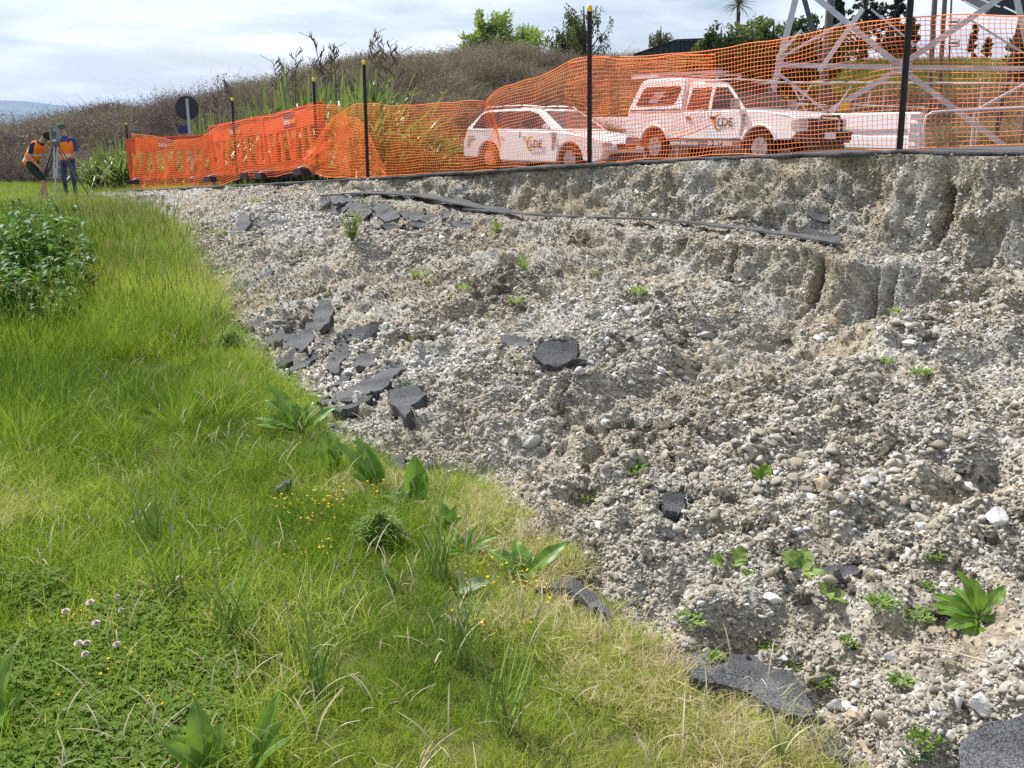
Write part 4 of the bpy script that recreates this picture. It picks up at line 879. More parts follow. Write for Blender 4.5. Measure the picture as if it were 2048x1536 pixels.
# straw coloured thatch where the turf breaks off at the toe
x = RNG.uniform(-2.5, 3.0, 60000); y = RNG.uniform(1.6, 9, 60000); u, v = uv(x, y); nz_ = fbm(x * 3, y * 3, seed=481, o=3); k = (v < vtoe(u) + .06 + .09 * nz_) & (v > vtoe(u) - .34 + .25 * nz_) & (u < .5) & (RNG.uniform(size=len(x)) < np.where(u < -3.3, .8, .05)); x, y = x[k][:5200], y[k][:5200]; k = clear(x, y); x, y = x[k], y[k]; n = len(x)
th_s = [blades('b', 30, .06, .02, .055, .0024, 1.3, M_grass, seed=100 + q) for q in range(4)]
scatter('thatch', np.stack([x, y, G(x, y) + .02], -1), np.stack([RNG.normal(0, .3, n), RNG.normal(0, .3, n), RNG.uniform(0, 6, n)], -1), RNG.uniform(.8, 1.5, n), RNG.integers(0, 4, n), np.clip(.72 + .28 * RNG.normal(size=n), .3, 1), th_s, 'short straw coloured thatch along the broken turf edge', 'dry grass')
# ------------------------------------------------------------------ the bank, bedded under the slabs, and its gravel
for (c_, n_, e1, e2, poly, th) in SLABS:
    c_ = np.array(c_); n_ = np.array(n_); d_ = BV - c_; near_ = np.where((np.abs(d_).max(1) < 1.6))[0]; h_ = d_[near_] @ n_
    a2, b2 = d_[near_] @ np.array(e1), d_[near_] @ np.array(e2)
    ins = inpoly(a2, b2, poly, 1.08) & (h_ > -abs(th) - .02) & (h_ < (.5 if th > 0 else .06)); BV[near_[ins]] -= np.outer(h_[ins] + abs(th) + .015, n_)
for px, py, rr, dd in ((1165, 1140, .10, .22), (1205, 1200, .09, .24), (1140, 1105, .07, .14), (1330, 1160, .10, .14), (1290, 1255, .07, .12), (820, 800, .10, .12), (1190, 725, .10, .14), (1500, 830, .12, .10), (1900, 700, .12, .10), (1560, 700, .1, .1)):
    h_, _n = hit(px, py); d_ = np.hypot(BV[:, 0] - h_.x, (BV[:, 1] - h_.y)); BV[:, 2] -= dd * np.exp(-(d_ / rr) ** 2)
bank = npmesh('bank', BV, BF, M_bank, smooth=True); tag(bank, kind='structure')
M_stone = tintmat('gravel_stone', [(0, (.10, .088, .072)), (.22, (.19, .172, .142)), (.45, (.30, .268, .208)), (.62, (.36, .338, .295)), (.82, (.415, .40, .37)), (1, (.66, .66, .66))],
                  rough=.9, vary=.16, spec=.2)
def stone(seed, sub=1, flat=.65):
    bm = bmesh.new(); bmesh.ops.create_icosphere(bm, subdivisions=sub, radius=1); rg = np.random.default_rng(seed)
    V = np.array([v.co[:] for v in bm.verts]); Fc = [[v.index for v in f.verts] for f in bm.faces]; bm.free()
    for _ in range(13):                       # chip flat facets off a ball
        n_ = rg.normal(size=3); n_ /= np.linalg.norm(n_); d = rg.uniform(.34, .66); s = V @ n_; V = V - np.outer(np.maximum(s - d, 0), n_)
    V *= np.array([1, rg.uniform(.65, .95), rg.uniform(flat * .7, flat * 1.2)])
    o = npmesh('stone', V, Fc, M_stone, col=SRC); attr(o.data, 'bt', np.full(len(V), rg.uniform())); return o
stones = [stone(200 + k, 2) for k in range(10)]
tri = np.concatenate([BF[:, [0, 1, 2]], BF[:, [0, 2, 3]]]); a_, b_, c_ = BV[tri[:, 0]], BV[tri[:, 1]], BV[tri[:, 2]]
cr = np.cross(b_ - a_, c_ - a_); ar = np.linalg.norm(cr, axis=1) / 2; cen = (a_ + b_ + c_) / 3
Dd = np.linalg.norm(cen, axis=1); Dd = np.maximum(Dd, 2.2)
wgt = ar * (3.0 / Dd) ** 1.35; NS = 620000
pick = RNG.choice(len(tri), NS, p=wgt / wgt.sum()); r1_, r2_ = RNG.uniform(size=(2, NS)); fl = r1_ + r2_ > 1; r1_[fl], r2_[fl] = 1 - r1_[fl], 1 - r2_[fl]
gp = a_[pick] + (b_ - a_)[pick] * r1_[:, None] + (c_ - a_)[pick] * r2_[:, None]
gd = np.linalg.norm(gp, axis=1)
cl = fbm(gp[:, 0] * 1.1, gp[:, 1] * 1.1, gp[:, 2] * 1.1, seed=301, o=3)      # where stones run coarse or fine
cl2 = fbm(gp[:, 0] * .8, gp[:, 1] * .8, gp[:, 2] * .8, seed=307, o=3)
rad = .0082 * np.exp(RNG.normal(0, .42, NS)) * (1 + .85 * np.clip(cl, -.7, 1.1)) * (np.clip(gd, 2.2, 26) / 3.6) ** .33
bigm = RNG.uniform(size=NS) < .012; rad[bigm] *= RNG.uniform(1.6, 2.8, bigm.sum())
nearc = (gd < 5) & (RNG.uniform(size=NS) < .03); rad[nearc] *= RNG.uniform(1.3, 2.2, nearc.sum())
rad = np.clip(rad, .004, .05)
keep = RNG.uniform(size=NS) > .8 * (1 - .6 * (ze(uv(gp[:, 0], gp[:, 1])[0]) - gp[:, 2] < .5)) * sst(fbm(gp[:, 0] * 1.6 + 5, gp[:, 1] * 1.6, gp[:, 2] * 1.6, seed=313, o=3), .12, .45)
for (c_, n_, e1, e2, poly, th) in SLABS:
    d_ = gp - np.array(c_); k_ = np.where(np.abs(d_).max(1) < 1.6)[0]; h_ = d_[k_] @ np.array(n_)
    keep[k_[inpoly(d_[k_] @ np.array(e1), d_[k_] @ np.array(e2), poly, .90) & (np.abs(h_ + .03) < (.3 if th > 0 else .07))]] = False
gu, gv = uv(gp[:, 0], gp[:, 1]); tint = .50 + .19 * RNG.normal(size=NS) + .38 * cl2 - .02
low = ze(gu) - gp[:, 2]
tint -= .12 * np.exp(-(low / .22) ** 2) * (gu > -6) * (gu < 7)                   # the layer right under the seal is browner
tint += .22 * sst(gu, 6, 9); tint -= .10 * np.exp(-((low - .75) / .2) ** 2)
tint[RNG.uniform(size=NS) < .028] = 1.0
gp = gp + (RNG.uniform(-.2, .35, NS) * rad)[:, None] * np.array([-NV[0] * .3, -NV[1] * .3, 1])
gp, rad, tint = gp[keep], rad[keep], tint[keep]; NS = len(gp)
scatter('gravel', gp, RNG.uniform(-.7, .7, (NS, 3)) + np.stack([np.zeros(NS), np.zeros(NS), RNG.uniform(0, 6.28, NS)], -1),
        rad, RNG.integers(0, len(stones), NS), np.clip(tint, 0, 1), stones, 'pale crushed stone and clay gravel covering the slumped road bank', 'gravel')


# asphalt crumbs shed around the slabs
cp = []
for (c_, n_, e1, e2, poly, th) in SLABS:
    if th < 0 and RNG.uniform() < .6: continue
    r_ = max(max(abs(a), abs(b)) for a, b in poly)
    for _ in range(16 if th > 0 else 3):
        a = RNG.uniform(0, 6.28); q = r_ * RNG.uniform(.7, 1.7); x_, y_ = c_[0] + math.cos(a) * q, c_[1] + math.sin(a) * q; h_ = BTREE.ray_cast(Vector((x_, y_, c_[2] + .5)), Vector((0, 0, -1)))
        if h_[0] is not None and abs(h_[0].z - c_[2]) < .5: cp.append((x_, y_, h_[0].z + .005))
cs0 = []
for k in range(3):
    o = stone(260 + k, 2, .5); o.data.materials.clear(); o.data.materials.append(M_asph_dark if k else M_asph); cs0.append(o)
nC_ = len(cp); scatter('asphalt_crumbs', cp, np.stack([RNG.normal(0, .4, nC_), RNG.normal(0, .4, nC_), RNG.uniform(0, 6, nC_)], -1), RNG.uniform(.008, .028, nC_) * (np.linalg.norm(cp, axis=1) / 5) ** .3, RNG.integers(0, 3, nC_), np.zeros(nC_), cs0, 'dark crumbs of seal scattered around the broken slabs', 'rubble')

# darker brown clods of fill broken off the face
def clod_mesh(seed):
    bm = bmesh.new(); bmesh.ops.create_icosphere(bm, subdivisions=4, radius=1); V = np.array([v.co[:] for v in bm.verts]); Fc = [[v.index for v in f.verts] for f in bm.faces]; bm.free()
    d_ = .60 * fbm(V[:, 0] * 1.6, V[:, 1] * 1.6, V[:, 2] * 1.6 + seed, seed=seed, o=3) + .38 * fbm(V[:, 0] * 6, V[:, 1] * 6, V[:, 2] * 6, seed=seed + 3, o=3); V = V * (1 + d_)[:, None] * np.array([1.2, .85, .6])
    return npmesh('c', V, Fc, M_clod, col=SRC)
M_clod = gravel_ground('clod'); 
for nd in M_clod.node_tree.nodes:
    if nd.type == 'VALTORGB': nd.color_ramp.elements[0].color = (.17, .148, .115, 1); nd.color_ramp.elements[1].color = (.31, .285, .24, 1)
k = RNG.choice(NS, 9000, replace=False); q = gp[k]; cn = fbm(q[:, 0] * 1.4, q[:, 1] * 1.4, q[:, 2] * 1.4, seed=333, o=3); k = (RNG.uniform(size=len(q)) < sst(cn, .0, .5) * .6) & (ze(uv(q[:, 0], q[:, 1])[0]) - q[:, 2] > .62); q = q[k]; n = len(q)
scatter('soil_clods', q, RNG.uniform(-3, 3, (n, 3)), np.clip(.022 * np.exp(RNG.normal(0, .5, n)), .008, .045) * (np.linalg.norm(q, axis=1) / 4.5) ** .4, RNG.integers(0, 4, n), np.zeros(n), [clod_mesh(k_) for k_ in range(4)], 'dark brown clods of fill lying over the gravel bank', 'soil')
# ------------------------------------------------------------------ posts, nets, barriers
M_post = mat('black_steel', (.02, .018, .02), .5, .4, noise=(8, .4)); M_cap = mat('yellow_plastic', (.75, .55, .02), .45, .4)
M_net = leafmat('orange_net', (1.0, .36, .07), (.95, .31, .055), 3, .3, .5, .4)
M_bar = mat('orange_plastic', (.78, .10, .025), .45, .45, noise=(3, .12)); M_foot = mat('dark_rubber', (.02, .015, .03), .7, .3)
M_white = mat('white_sticker', (.75, .74, .78), .5, .3); M_navy = mat('navy_sticker', (.04, .03, .12), .5, .3); M_ylw = mat('yellow_sticker', (.80, .45, .02), .5, .3)
M_galv = mat('galvanised_steel', (.42, .45, .50), .5, .5, metal=.35, noise=(5, .15)); M_rust = mat('dull_steel', (.16, .14, .13), .6, .4, metal=.3, noise=(5, .3))
def on_edge(px, py0, off=0.0):
    b = (768 - py0) / F; r_ = (px - 1024) / F / (CP + b * SP); Y = (7.253 + off * 1.217) / (r_ + .695)
    return r_ * Y, Y
post_l = ['black post at the far left end of the net', 'black post standing before the middle barrier', 'black post before the right end of the barriers', 'black post where the net is folded over',
          'tallest visible black post with yellow cap behind the station wagon front', 'near black post with its top above the picture']
for k, (px, pt, pb) in enumerate([(265, 245, 380), (476, 195, 371), (637, 155, 361), (736, 120, 354), (1179, 10, 325), (1798, -150, 298)]):
    X_, Y_ = on_edge(px, pb, .02 if k > 2 else .16); u_, v_ = uv(X_, Y_); zb = float(roadz(u_, v_)); top = P(px + (1 if k > 3 else 0) - 0, pt, Y_).z
    rt = empty('fence_post', (X_, Y_, zb)); tag(rt, post_l[k], 'post', 'black posts with yellow caps holding the net'); H = top - zb
    mb = MB()                               # a Y section star picket
    for a in (90, 210, 330):
        d = Vector((math.cos(R(a)), math.sin(R(a)), 0)); mb.bar((d.x * .010, d.y * .010, -.02), (d.x * .010, d.y * .010, H - .03), .006, .028, up=d)
    mb.build('stake', M_post, rt); mb = MB(); mb.tube([(0, 0, H - .055), (0, 0, H - .01), (0, 0, H)], [.024, .024, .016], 12); mb.build('cap', M_cap, rt)
    rt.rotation_euler = (0, R({4: -1.1, 5: -1.2}.get(k, 0)), 0)

def net(label, cols, rows, cell=.036, seed=0, w=.0033, amp=.035):
    """cols: (px, top row, bottom row, forward metres top, forward metres bottom). Strands are real thin bars."""
    pts = []
    for px, yt, yb, ft, fb in cols:
        X_, Y_ = on_edge(px, min(yb, 385), .09); pts.append((P(px, yt, Y_ + ft), P(px, yb, Y_ + fb)))
    cum = [0]
    for a, b in zip(pts[:-1], pts[1:]): cum.append(cum[-1] + (b[1] - a[1]).length)
    nc = int(cum[-1] / cell) + 1; q = np.linspace(0, cum[-1], nc)
    def sm(vals):                       # smooth interpolation between the given columns
        x_ = np.array(cum); y_ = np.array(vals, float); d_ = np.gradient(y_, x_)
        i = np.clip(np.searchsorted(x_, q) - 1, 0, len(x_) - 2); h_ = x_[i + 1] - x_[i]; t = (q - x_[i]) / h_
        sl_ = (y_[i + 1] - y_[i]) / h_; d0 = np.where(np.abs(d_[i]) > 3 * np.abs(sl_), 3 * sl_, d_[i]); d1 = np.where(np.abs(d_[i + 1]) > 3 * np.abs(sl_), 3 * sl_, d_[i + 1])
        return (2 * t ** 3 - 3 * t ** 2 + 1) * y_[i] + (t ** 3 - 2 * t ** 2 + t) * h_ * d0 + (-2 * t ** 3 + 3 * t ** 2) * y_[i + 1] + (t ** 3 - t ** 2) * h_ * d1
    T = np.stack([sm([p[0][k] for p in pts]) for k in range(3)], -1); B = np.stack([sm([p[1][k] for p in pts]) for k in range(3)], -1)
    s = np.linspace(0, 1, rows)[None, :, None]; s = s ** 1.05; g = T[:, None] * (1 - s) + B[:, None] * s
    un = q[:, None]; sn = np.linspace(0, 1, rows)[None]; wob = amp * (fbm(un * 1.2, sn * 2.2, seed=seed, o=3)) * np.sin(sn * 3.14) ** .5
    zw = .022 * fbm(un * 2.0, sn * 6, seed=seed + 9, o=2)
    g = g + wob[..., None] * np.array([-NV[0], -NV[1], 0]) * 2.2; g[..., 2] += zw; g[:, :, 0] += .010 * fbm(un * 3, sn * 4, seed=seed + 3, o=2)
    g[:, -4:, :2] -= NV * (.02 * np.arange(4)[None, :, None] * 0)
    V = []; Fc = []
    def ribbon(path, wd, dirv):         # flat strand with thickness: two crossed faces are enough at this size
        n = len(path); o = sum(len(v) for v in V); d = np.asarray(dirv) * wd / 2; th = np.array([-NV[0], -NV[1], 0]) * .0011
        V.append(np.concatenate([path - d - th, path + d - th, path + d + th, path - d + th])); i = np.arange(n - 1)
        for a, b in ((0, 1), (1, 2), (2, 3), (3, 0)): Fc.append(np.stack([o + a * n + i, o + b * n + i, o + b * n + i + 1, o + a * n + i + 1], -1))
    for r_ in range(rows): ribbon(g[:, r_], w * (2.3 if r_ in (0, rows - 1) else 1.25), (0, 0, 1))
    for c_ in range(nc): ribbon(g[c_], w * .8, (DU[0], DU[1], 0))
    o0 = B[0].copy(); Vv = np.concatenate(V) - o0
    o = npmesh('safety_net', Vv, np.concatenate(Fc), M_net); o.location = o0; tag(o, label, 'net', 'orange safety nets along the broken edge'); return o
# left net, laid over the barriers and folded over at its right end
net('orange net over the barriers at the left end', [(262, 268, 378, .0, .0), (300, 270, 379, 0, 0), (350, 281, 378, 0, 0), (400, 275, 376, 0, 0), (432, 256, 372, 0, 0), (480, 243, 358, 0, 0), (530, 235, 353, 0, 0), (570, 226, 349, 0, 0),
     (600, 219, 343, 0, 0), (640, 210, 352, 0, 0), (668, 209, 354, .1, 0), (690, 224, 355, .2, 0), (703, 250, 355, .25, 0)], 26, cell=.042, seed=1, w=.0042)
net('orange net folded over itself right of the barriers', [(612, 308, 340, -.05, 0), (630, 285, 347, -.05, 0), (652, 255, 352, -.05, 0), (680, 228, 354, -.05, 0), (710, 210, 354, 0, 0), (738, 205, 353, 0, 0), (770, 209, 352, 0, 0), (800, 212, 350, 0, 0),
     (850, 209, 347, 0, 0), (900, 204, 343, 0, 0), (945, 199, 341, 0, 0), (968, 203, 338, .1, 0), (984, 222, 337, .25, 0), (992, 250, 337, .3, 0)], 27, cell=.038, seed=2, w=.0038)
net('flap of loose net hanging crumpled behind the folded net', [(668, 300, 318, .35, .3), (690, 235, 345, .3, .2), (715, 238, 352, .3, .2), (735, 262, 353, .3, .15), (752, 300, 352, .3, .15), (768, 335, 352, .3, .1)], 20, cell=.034, seed=12, w=.0042)
net('tall orange net in front of the two vehicles', [(975, 196, 336, .25, 0), (990, 183, 336, .2, 0), (1030, 169, 335, .12, 0), (1070, 154, 333, .08, 0), (1110, 137, 330, .05, 0), (1150, 121, 328, 0, 0), (1180, 113, 326, 0, 0), (1230, 112, 322, .02, 0), (1290, 110, 318, .03, 0), (1350, 107, 315, .04, 0),
     (1400, 103, 312, .04, 0), (1450, 96, 309, .03, 0), (1520, 83, 306, .03, 0), (1600, 70, 304, .02, 0), (1700, 51, 299, .01, 0), (1800, 33, 294, 0, 0), (1860, 31, 293, .02, .02), (1950, 31, 291, .03, .02), (2048, 32, 288, .03, .02), (2120, 30, 286, .03, .02)], 28, seed=3)
net('second layer of net hanging behind the tall net from its top edge', [(1135, 126, 300, .25, .2), (1150, 124, 305, .25, .2), (1185, 117, 312, .22, .2), (1250, 116, 300, .2, .2), (1330, 112, 285, .2, .2), (1400, 107, 262, .2, .2), (1430, 106, 250, .2, .2)], 24, cell=.044, seed=4)
# ------------------------------------------------------------------ barriers behind the net
def text(body, size, m, parent, M, name='lettering', ext=.002, bold=0):
    c = bpy.data.curves.new(name, 'FONT'); c.body = body; c.size = size; c.extrude = ext; c.offset = bold; c.materials.append(m); c.resolution_u = 2
    o = bpy.data.objects.new(name, c); COL.objects.link(o); o.parent = parent; o.matrix_local = M; return o
FRONT = Matrix.Rotation(R(90), 4, 'X')          # text that faces -Y, reading along +X
def barrier():
    rt = empty('road_barrier'); L = 2.3
    mb = MB(); mb.box((L / 2, 0, .86), (L, .045, .30)); mb.box((L / 2, 0, 1.0), (L, .075, .035)); mb.box((L / 2, 0, .17), (L, .06, .13)); mb.box((L / 2, 0, .235), (L, .085, .022))
    for x in (.03, L - .03): mb.box((x, 0, .5), (.07, .065, .95))
    mb.build('frame', M_bar, rt, bevel=.008)
    for x, dx_ in ((.20, .10), (.52, -.10), (.74, .0), (1.02, .12), (1.34, -.12), (1.58, 0), (1.84, .10), (2.12, -.08)):
        m_ = MB(); m_.bar((x, 0, .72), (x + dx_, 0, .23), .085, .04, up=(0, 1, 0)); m_.build('bar', M_bar, rt)
    for x in (.35, L - .35):
        m_ = MB(); m_.prism([(x - .16, 0), (x + .16, 0), (x + .12, .09), (x - .12, .09)], -.30, .30); m_.tube([(x, -.28, .09), (x, -.20, .12), (x, 0, .13)], .015, 6, 1); m_.build('foot', [M_foot, M_galv], rt)
    st = MB(); st.box((1.15, -.027, .865), (.42, .006, .22)); sk = st.build('sticker', M_navy, rt)
    text('hire', .135, M_white, sk, Matrix.Translation((.955, -.034, .80)) @ FRONT, bold=.004); text('pool', .135, M_ylw, sk, Matrix.Translation((1.155, -.034, .80)) @ FRONT, bold=.004)
    return rt
def copy_tree(o, parent=None):
    c = o.copy(); COL.objects.link(c)
    if parent is not None: c.parent = parent
    for ch in o.children: copy_tree(ch, c)
    return c
B0 = barrier(); gb = 'orange plastic barriers behind the net'
def place(o, a, b, lb, zb=None):
    """stand the barrier with its left end at a and pointing to b"""
    o.location = (a[0], a[1], float(max(surf_z(a[0], a[1]), roadz(*uv(a[0], a[1])))) if zb is None else zb); d = math.atan2(b[1] - a[1], b[0] - a[0]); sl_ = math.atan2(b[2] - a[2], math.hypot(b[0] - a[0], b[1] - a[1]))
    o.rotation_mode = 'XYZ'; o.rotation_euler = (0, -sl_, d); s_ = math.dist(a, b) / 2.3; o.scale = (s_, 1, 1); tag(o, lb, 'barrier', gb)
bs = [(P(263, 366, 23.4), P(428, 362, 22.0), 'orange barrier at the far left end behind the net'), (P(431, 362, 18.9), P(538, 352, 17.0), 'orange barrier in the middle of the three behind the net'), (P(536, 356, 16.9), P(652, 344, 14.75), 'orange barrier at the right end beside the folded net')]
for k, (a, b, lb) in enumerate(bs): place(B0 if k == 0 else copy_tree(B0), tuple(a), tuple(b), lb, a.z - .02)
# round sign seen from behind
c = P(373, 216, 24.6); gz = float(G(c.x, c.y)); rt = empty('road_sign', (c.x, c.y, gz)); tag(rt, 'round black sign seen from behind on a pale grey post', 'sign')
mb = MB(); mb.tube([(0, .03, c.z - gz), (0, .045, c.z - gz)], .285, 40, smooth=False); mb.build('disc', mat('sign_back', (.02, .025, .035), .5, .4), rt)
mb = MB(); mb.box((.03, 0, (c.z - gz + .22) / 2), (.065, .045, c.z - gz + .22)); mb.build('post', M_galv, rt)
mb = MB(); mb.box((-.12, .03, c.z - gz - .50), (.24, .015, .18)); mb.build('supplementary_plate', M_navy, rt)

# ------------------------------------------------------------------ vehicles
M_paint = mat('white_paint', (.80, .80, .81), .30, .5, coat=.6); M_glass = mat('tinted_glass', (.018, .022, .03), .08, .35); M_tyre = mat('tyre', (.018, .018, .018), .85, .2)
M_rim = mat('steel_rim', (.45, .45, .46), .35, .5, metal=.6); M_trim = mat('dark_trim', (.045, .043, .045), .6, .35); M_under = mat('underbody', (.012, .012, .012), .9, .1)
M_lamp = mat('lamp_glass', (.45, .47, .50), .12, .7, coat=.5); M_lower = mat('grey_lower_paint', (.17, .15, .15), .45, .4, noise=(4, .15)); M_amber = mat('amber_lens', (.75, .22, .03), .25, .5)
M_lgrey = mat('logo_grey', (.06, .055, .055), .5, .3); M_logo = mat('logo_orange', (.72, .30, .04), .5, .3); M_silver = mat('silver_rack', (.35, .35, .37), .4, .5, metal=.6)
def arch(xc, r, zb, n=12, zc=.34):
    a0 = math.asin(min(1, (zb - zc) / r)); return [(xc + r * math.cos(a), zc + r * math.sin(a)) for a in np.linspace(math.pi - a0, a0, n)]
def wheel(rt, x, y, r, w=.20):
    q = empty('wheel', (x, y, r)); q.parent = rt; s = -1 if y < 0 else 1
    mb = MB(); n = 28; prof = [(r * .62, .5), (r * .93, .5), (r, .34), (r, -.34), (r * .93, -.5), (r * .62, -.5)]
    vs = [(math.cos(2 * math.pi * k / n) * rr, yy * w, math.sin(2 * math.pi * k / n) * rr) for rr, yy in prof for k in range(n)]
    mb.add(vs, [(i * n + k, i * n + (k + 1) % n, (i + 1) * n + (k + 1) % n, (i + 1) * n + k) for i in range(5) for k in range(n)], 0, True); mb.build('tyre', M_tyre, q)
    mb = MB(); mb.tube([(0, s * w * .30, 0), (0, s * w * .40, 0)], [r * .62, r * .60], 28, smooth=False); mb.tube([(0, s * w * .40, 0), (0, s * w * .47, 0)], [r * .22, r * .15], 14)
    for k in range(6): a = k * math.pi / 3; mb.bar((math.cos(a) * r * .18, s * w * .43, math.sin(a) * r * .18), (math.cos(a) * r * .56, s * w * .40, math.sin(a) * r * .56), r * .16, .03, up=(0, 1, 0))
    mb.build('rim', M_rim, q)
def house(rt, name, poly, hw, m, bevel=.03, par=None):
    """closed shape from a side outline whose half width varies with height; hw(x, z)"""
    n = len(poly); vs = [(x, -hw(x, z), z) for x, z in poly] + [(x, hw(x, z), z) for x, z in poly]
    mb = MB(); mb.add(vs, [tuple(range(n)), tuple(range(2 * n - 1, n - 1, -1))] + [(i, i + n, (i + 1) % n + n, (i + 1) % n) for i in range(n)]); return mb.build(name, m, par or rt, bevel=bevel, segs=3)
def side_pane(rt, name, poly, hw, m=None, off=.005, both=True):
    mb = MB(); cx = sum(p[0] for p in poly) / len(poly); cz = sum(p[1] for p in poly) / len(poly)
    for s in ((-1, 1) if both else (-1,)):
        o_ = [(x, s * (hw(x, z) + off), z) for x, z in poly]; i_ = [(x, s * (hw(x, z) - .02), z) for x, z in poly]; n = len(poly)
        mb.add(o_ + i_, [tuple(range(n))] + [(i, i + n, (i + 1) % n + n, (i + 1) % n) for i in range(n)])
    return mb.build(name, m or M_glass, rt)
def cross_pane(rt, name, b, t, hwb, hwt, m=None, off=.006):
    (xb, zb), (xt, zt) = b, t; d = Vector((xt - xb, 0, zt - zb)).normalized(); n_ = Vector((-d.z, 0, d.x)); n_ = n_ if n_.x * (1 if xb > xt else -1) > 0 else -n_
    q = [Vector((xb, -hwb, zb)), Vector((xb, hwb, zb)), Vector((xt, hwt, zt)), Vector((xt, -hwt, zt))]; mb = MB(); mb.add([p + n_ * off for p in q] + [p - n_ * .02 for p in q], [(0, 1, 2, 3), (0, 4, 5, 1), (1, 5, 6, 2), (2, 6, 7, 3), (3, 7, 4, 0)]); return mb.build(name, m or M_glass, rt)
def logo(rt, x, z, y, s):
    q = empty('door_logo', (0, 0, 0)); q.parent = rt
    mb = MB(); pts = [(x - .02 * s + math.cos(a) * .19 * s, y, z + .13 * s + math.sin(a) * .22 * s) for a in np.linspace(R(60), R(300), 14)]; mb.tube(pts, [.012 * s + .035 * s * math.sin(i / 13 * math.pi) for i in range(14)], 6)
    for v in range(len(mb.v)): mb.v[v] = (mb.v[v][0], y + (mb.v[v][1] - y) * .06, mb.v[v][2])
    mb.build('logo_mark', M_logo, q); text('LDE', .34 * s, M_lgrey, q, Matrix.Translation((x - .08 * s, y - .006, z)) @ FRONT, bold=.003); text('LAND DEVELOPMENT', .05 * s, M_lgrey, q, Matrix.Translation((x + .0 * s, y - .006, z - .1 * s)) @ FRONT) if False else None
# --- pickup with canopy
th = R(53); M_ = Vector((4.02, 20.85)); ctr = M_ + Vector((math.sin(th), math.cos(th))) * .70
zt = float(roadz(*uv(ctr.x, ctr.y))) + .0
ut = empty('pickup_truck', (ctr.x, ctr.y, zt), -th); ut.scale = (.95,) * 3; tag(ut, 'white double cab pickup truck with a white canopy and roof rack', 'pickup truck')
wr = .36; fx, rx = 1.5, -1.5; HW = .85
hwl = lambda x, z: HW - .03 * max(0, (z - .85) / .3) - .05 * max(0, (x - 1.9) / .55) ** 2
low = [(-2.45, .52)] + arch(rx, .44, .52, zc=.36) + [(-.95, .52), (.9, .52)] + arch(fx, .44, .52, zc=.36) + [(2.25, .52), (2.38, .62), (2.40, .86), (2.34, .97), (2.1, 1.03), (1.6, 1.09), (1.02, 1.12), (-.62, 1.10), (-2.42, 1.10), (-2.47, .8)]
house(ut, 'body', low, hwl, M_paint, .025)
sk = [(-2.45, .36), (-1.96, .36), (-1.94, .53), (-2.47, .53)]; 
for nm, pl in (('sill', [(-1.04, .34), (1.04, .34), (1.02, .54), (-1.02, .54)]), ('rear_skirt', sk)): house(ut, nm, pl, lambda x, z: HW - .008, M_lower, .012)
mb = MB(); mb.box((0, 0, .52), (4.5, 1.16, .34)); mb.build('underbody', M_under, ut)
for x in (fx, rx):
    for s in (-1, 1):
        m_ = MB(); pts = [(x + .455 * math.cos(a), s * (HW + .01), .36 + .455 * math.sin(a)) for a in np.linspace(R(160), R(20), 16)]; m_.tube(pts, .032, 8); m_.build('wheel_arch_flare', M_paint if x > 0 else M_paint, ut)
        wheel(ut, x, s * .74, wr, .23)
zb, zr = 1.10, 1.71; gh = lambda x, z: .80 - .20 * (z - zb)
house(ut, 'cab', [(-.66, 1.08), (1.03, 1.08), (.98, 1.15), (.42, zr - .03), (.25, zr), (-.3, zr + .03), (-.60, zr + .02), (-.66, 1.6)], gh, M_paint, .04)
house(ut, 'canopy', [(-2.46, 1.08), (-.70, 1.08), (-.70, 1.80), (-.95, 1.84), (-1.9, 1.84), (-2.12, 1.80), (-2.42, 1.2)], lambda x, z: .83 - .17 * (z - zb), M_paint, .04)
cn = lambda x, z: .83 - .17 * (z - zb)
w_ = side_pane(ut, 'canopy_window', [(-2.17, 1.28), (-2.10, 1.23), (-1.02, 1.25), (-.93, 1.33), (-.82, 1.58), (-.86, 1.65), (-1.90, 1.66), (-2.0, 1.60)], cn)
side_pane(ut, 'canopy_groove', [(-2.36, 1.135), (-.75, 1.135), (-.75, 1.165), (-2.34, 1.165)], cn, M_trim, .003)
mb = MB()
for k in range(7): mb.box((-1.62 + .03 * k, -cn(0, 1.33 + .035 * k) - .012, 1.32 + .036 * k), (.34 - .02 * abs(3 - k), .004, .014))
mb.build('window_lettering', M_white, w_)
side_pane(ut, 'rear_door_window', [(-.60, 1.14), (.02, 1.14), (.04, 1.60), (-.50, 1.60)], gh); side_pane(ut, 'front_door_window', [(.12, 1.14), (.90, 1.14), (.86, 1.22), (.46, 1.59), (.14, 1.61)], gh)
cross_pane(ut, 'windscreen', (.985, 1.17), (.45, 1.67), .70, .62)
mb = MB(); mb.box((.2, 0, zr + .035), (.9, 1.36, .03)); mb.build('roof_panel', M_paint, ut, bevel=.012)
cg = empty('roof_rack', (0, 0, 0)); cg.parent = ut
for x in (-.35, -1.0, -1.9): m_ = MB(); m_.bar((x, -.66, 1.90), (x, .66, 1.90), .045, .035); [m_.box((x, s * .6, 1.85), (.05, .05, .14)) for s in (-1, 1)]; m_.build('crossbar', M_silver, cg)
m_ = MB(); m_.bar((-2.55, -.60, 1.945), (.2, -.60, 1.925), .035, .05); m_.bar((-2.55, -.40, 1.945), (.2, -.40, 1.925), .035, .03); m_.build('rail', M_silver, cg)
m_ = MB(); m_.bar((-2.5, -.62, 1.90), (-1.7, -.62, 1.90), .1, .05); m_.build('rod', M_white, cg)
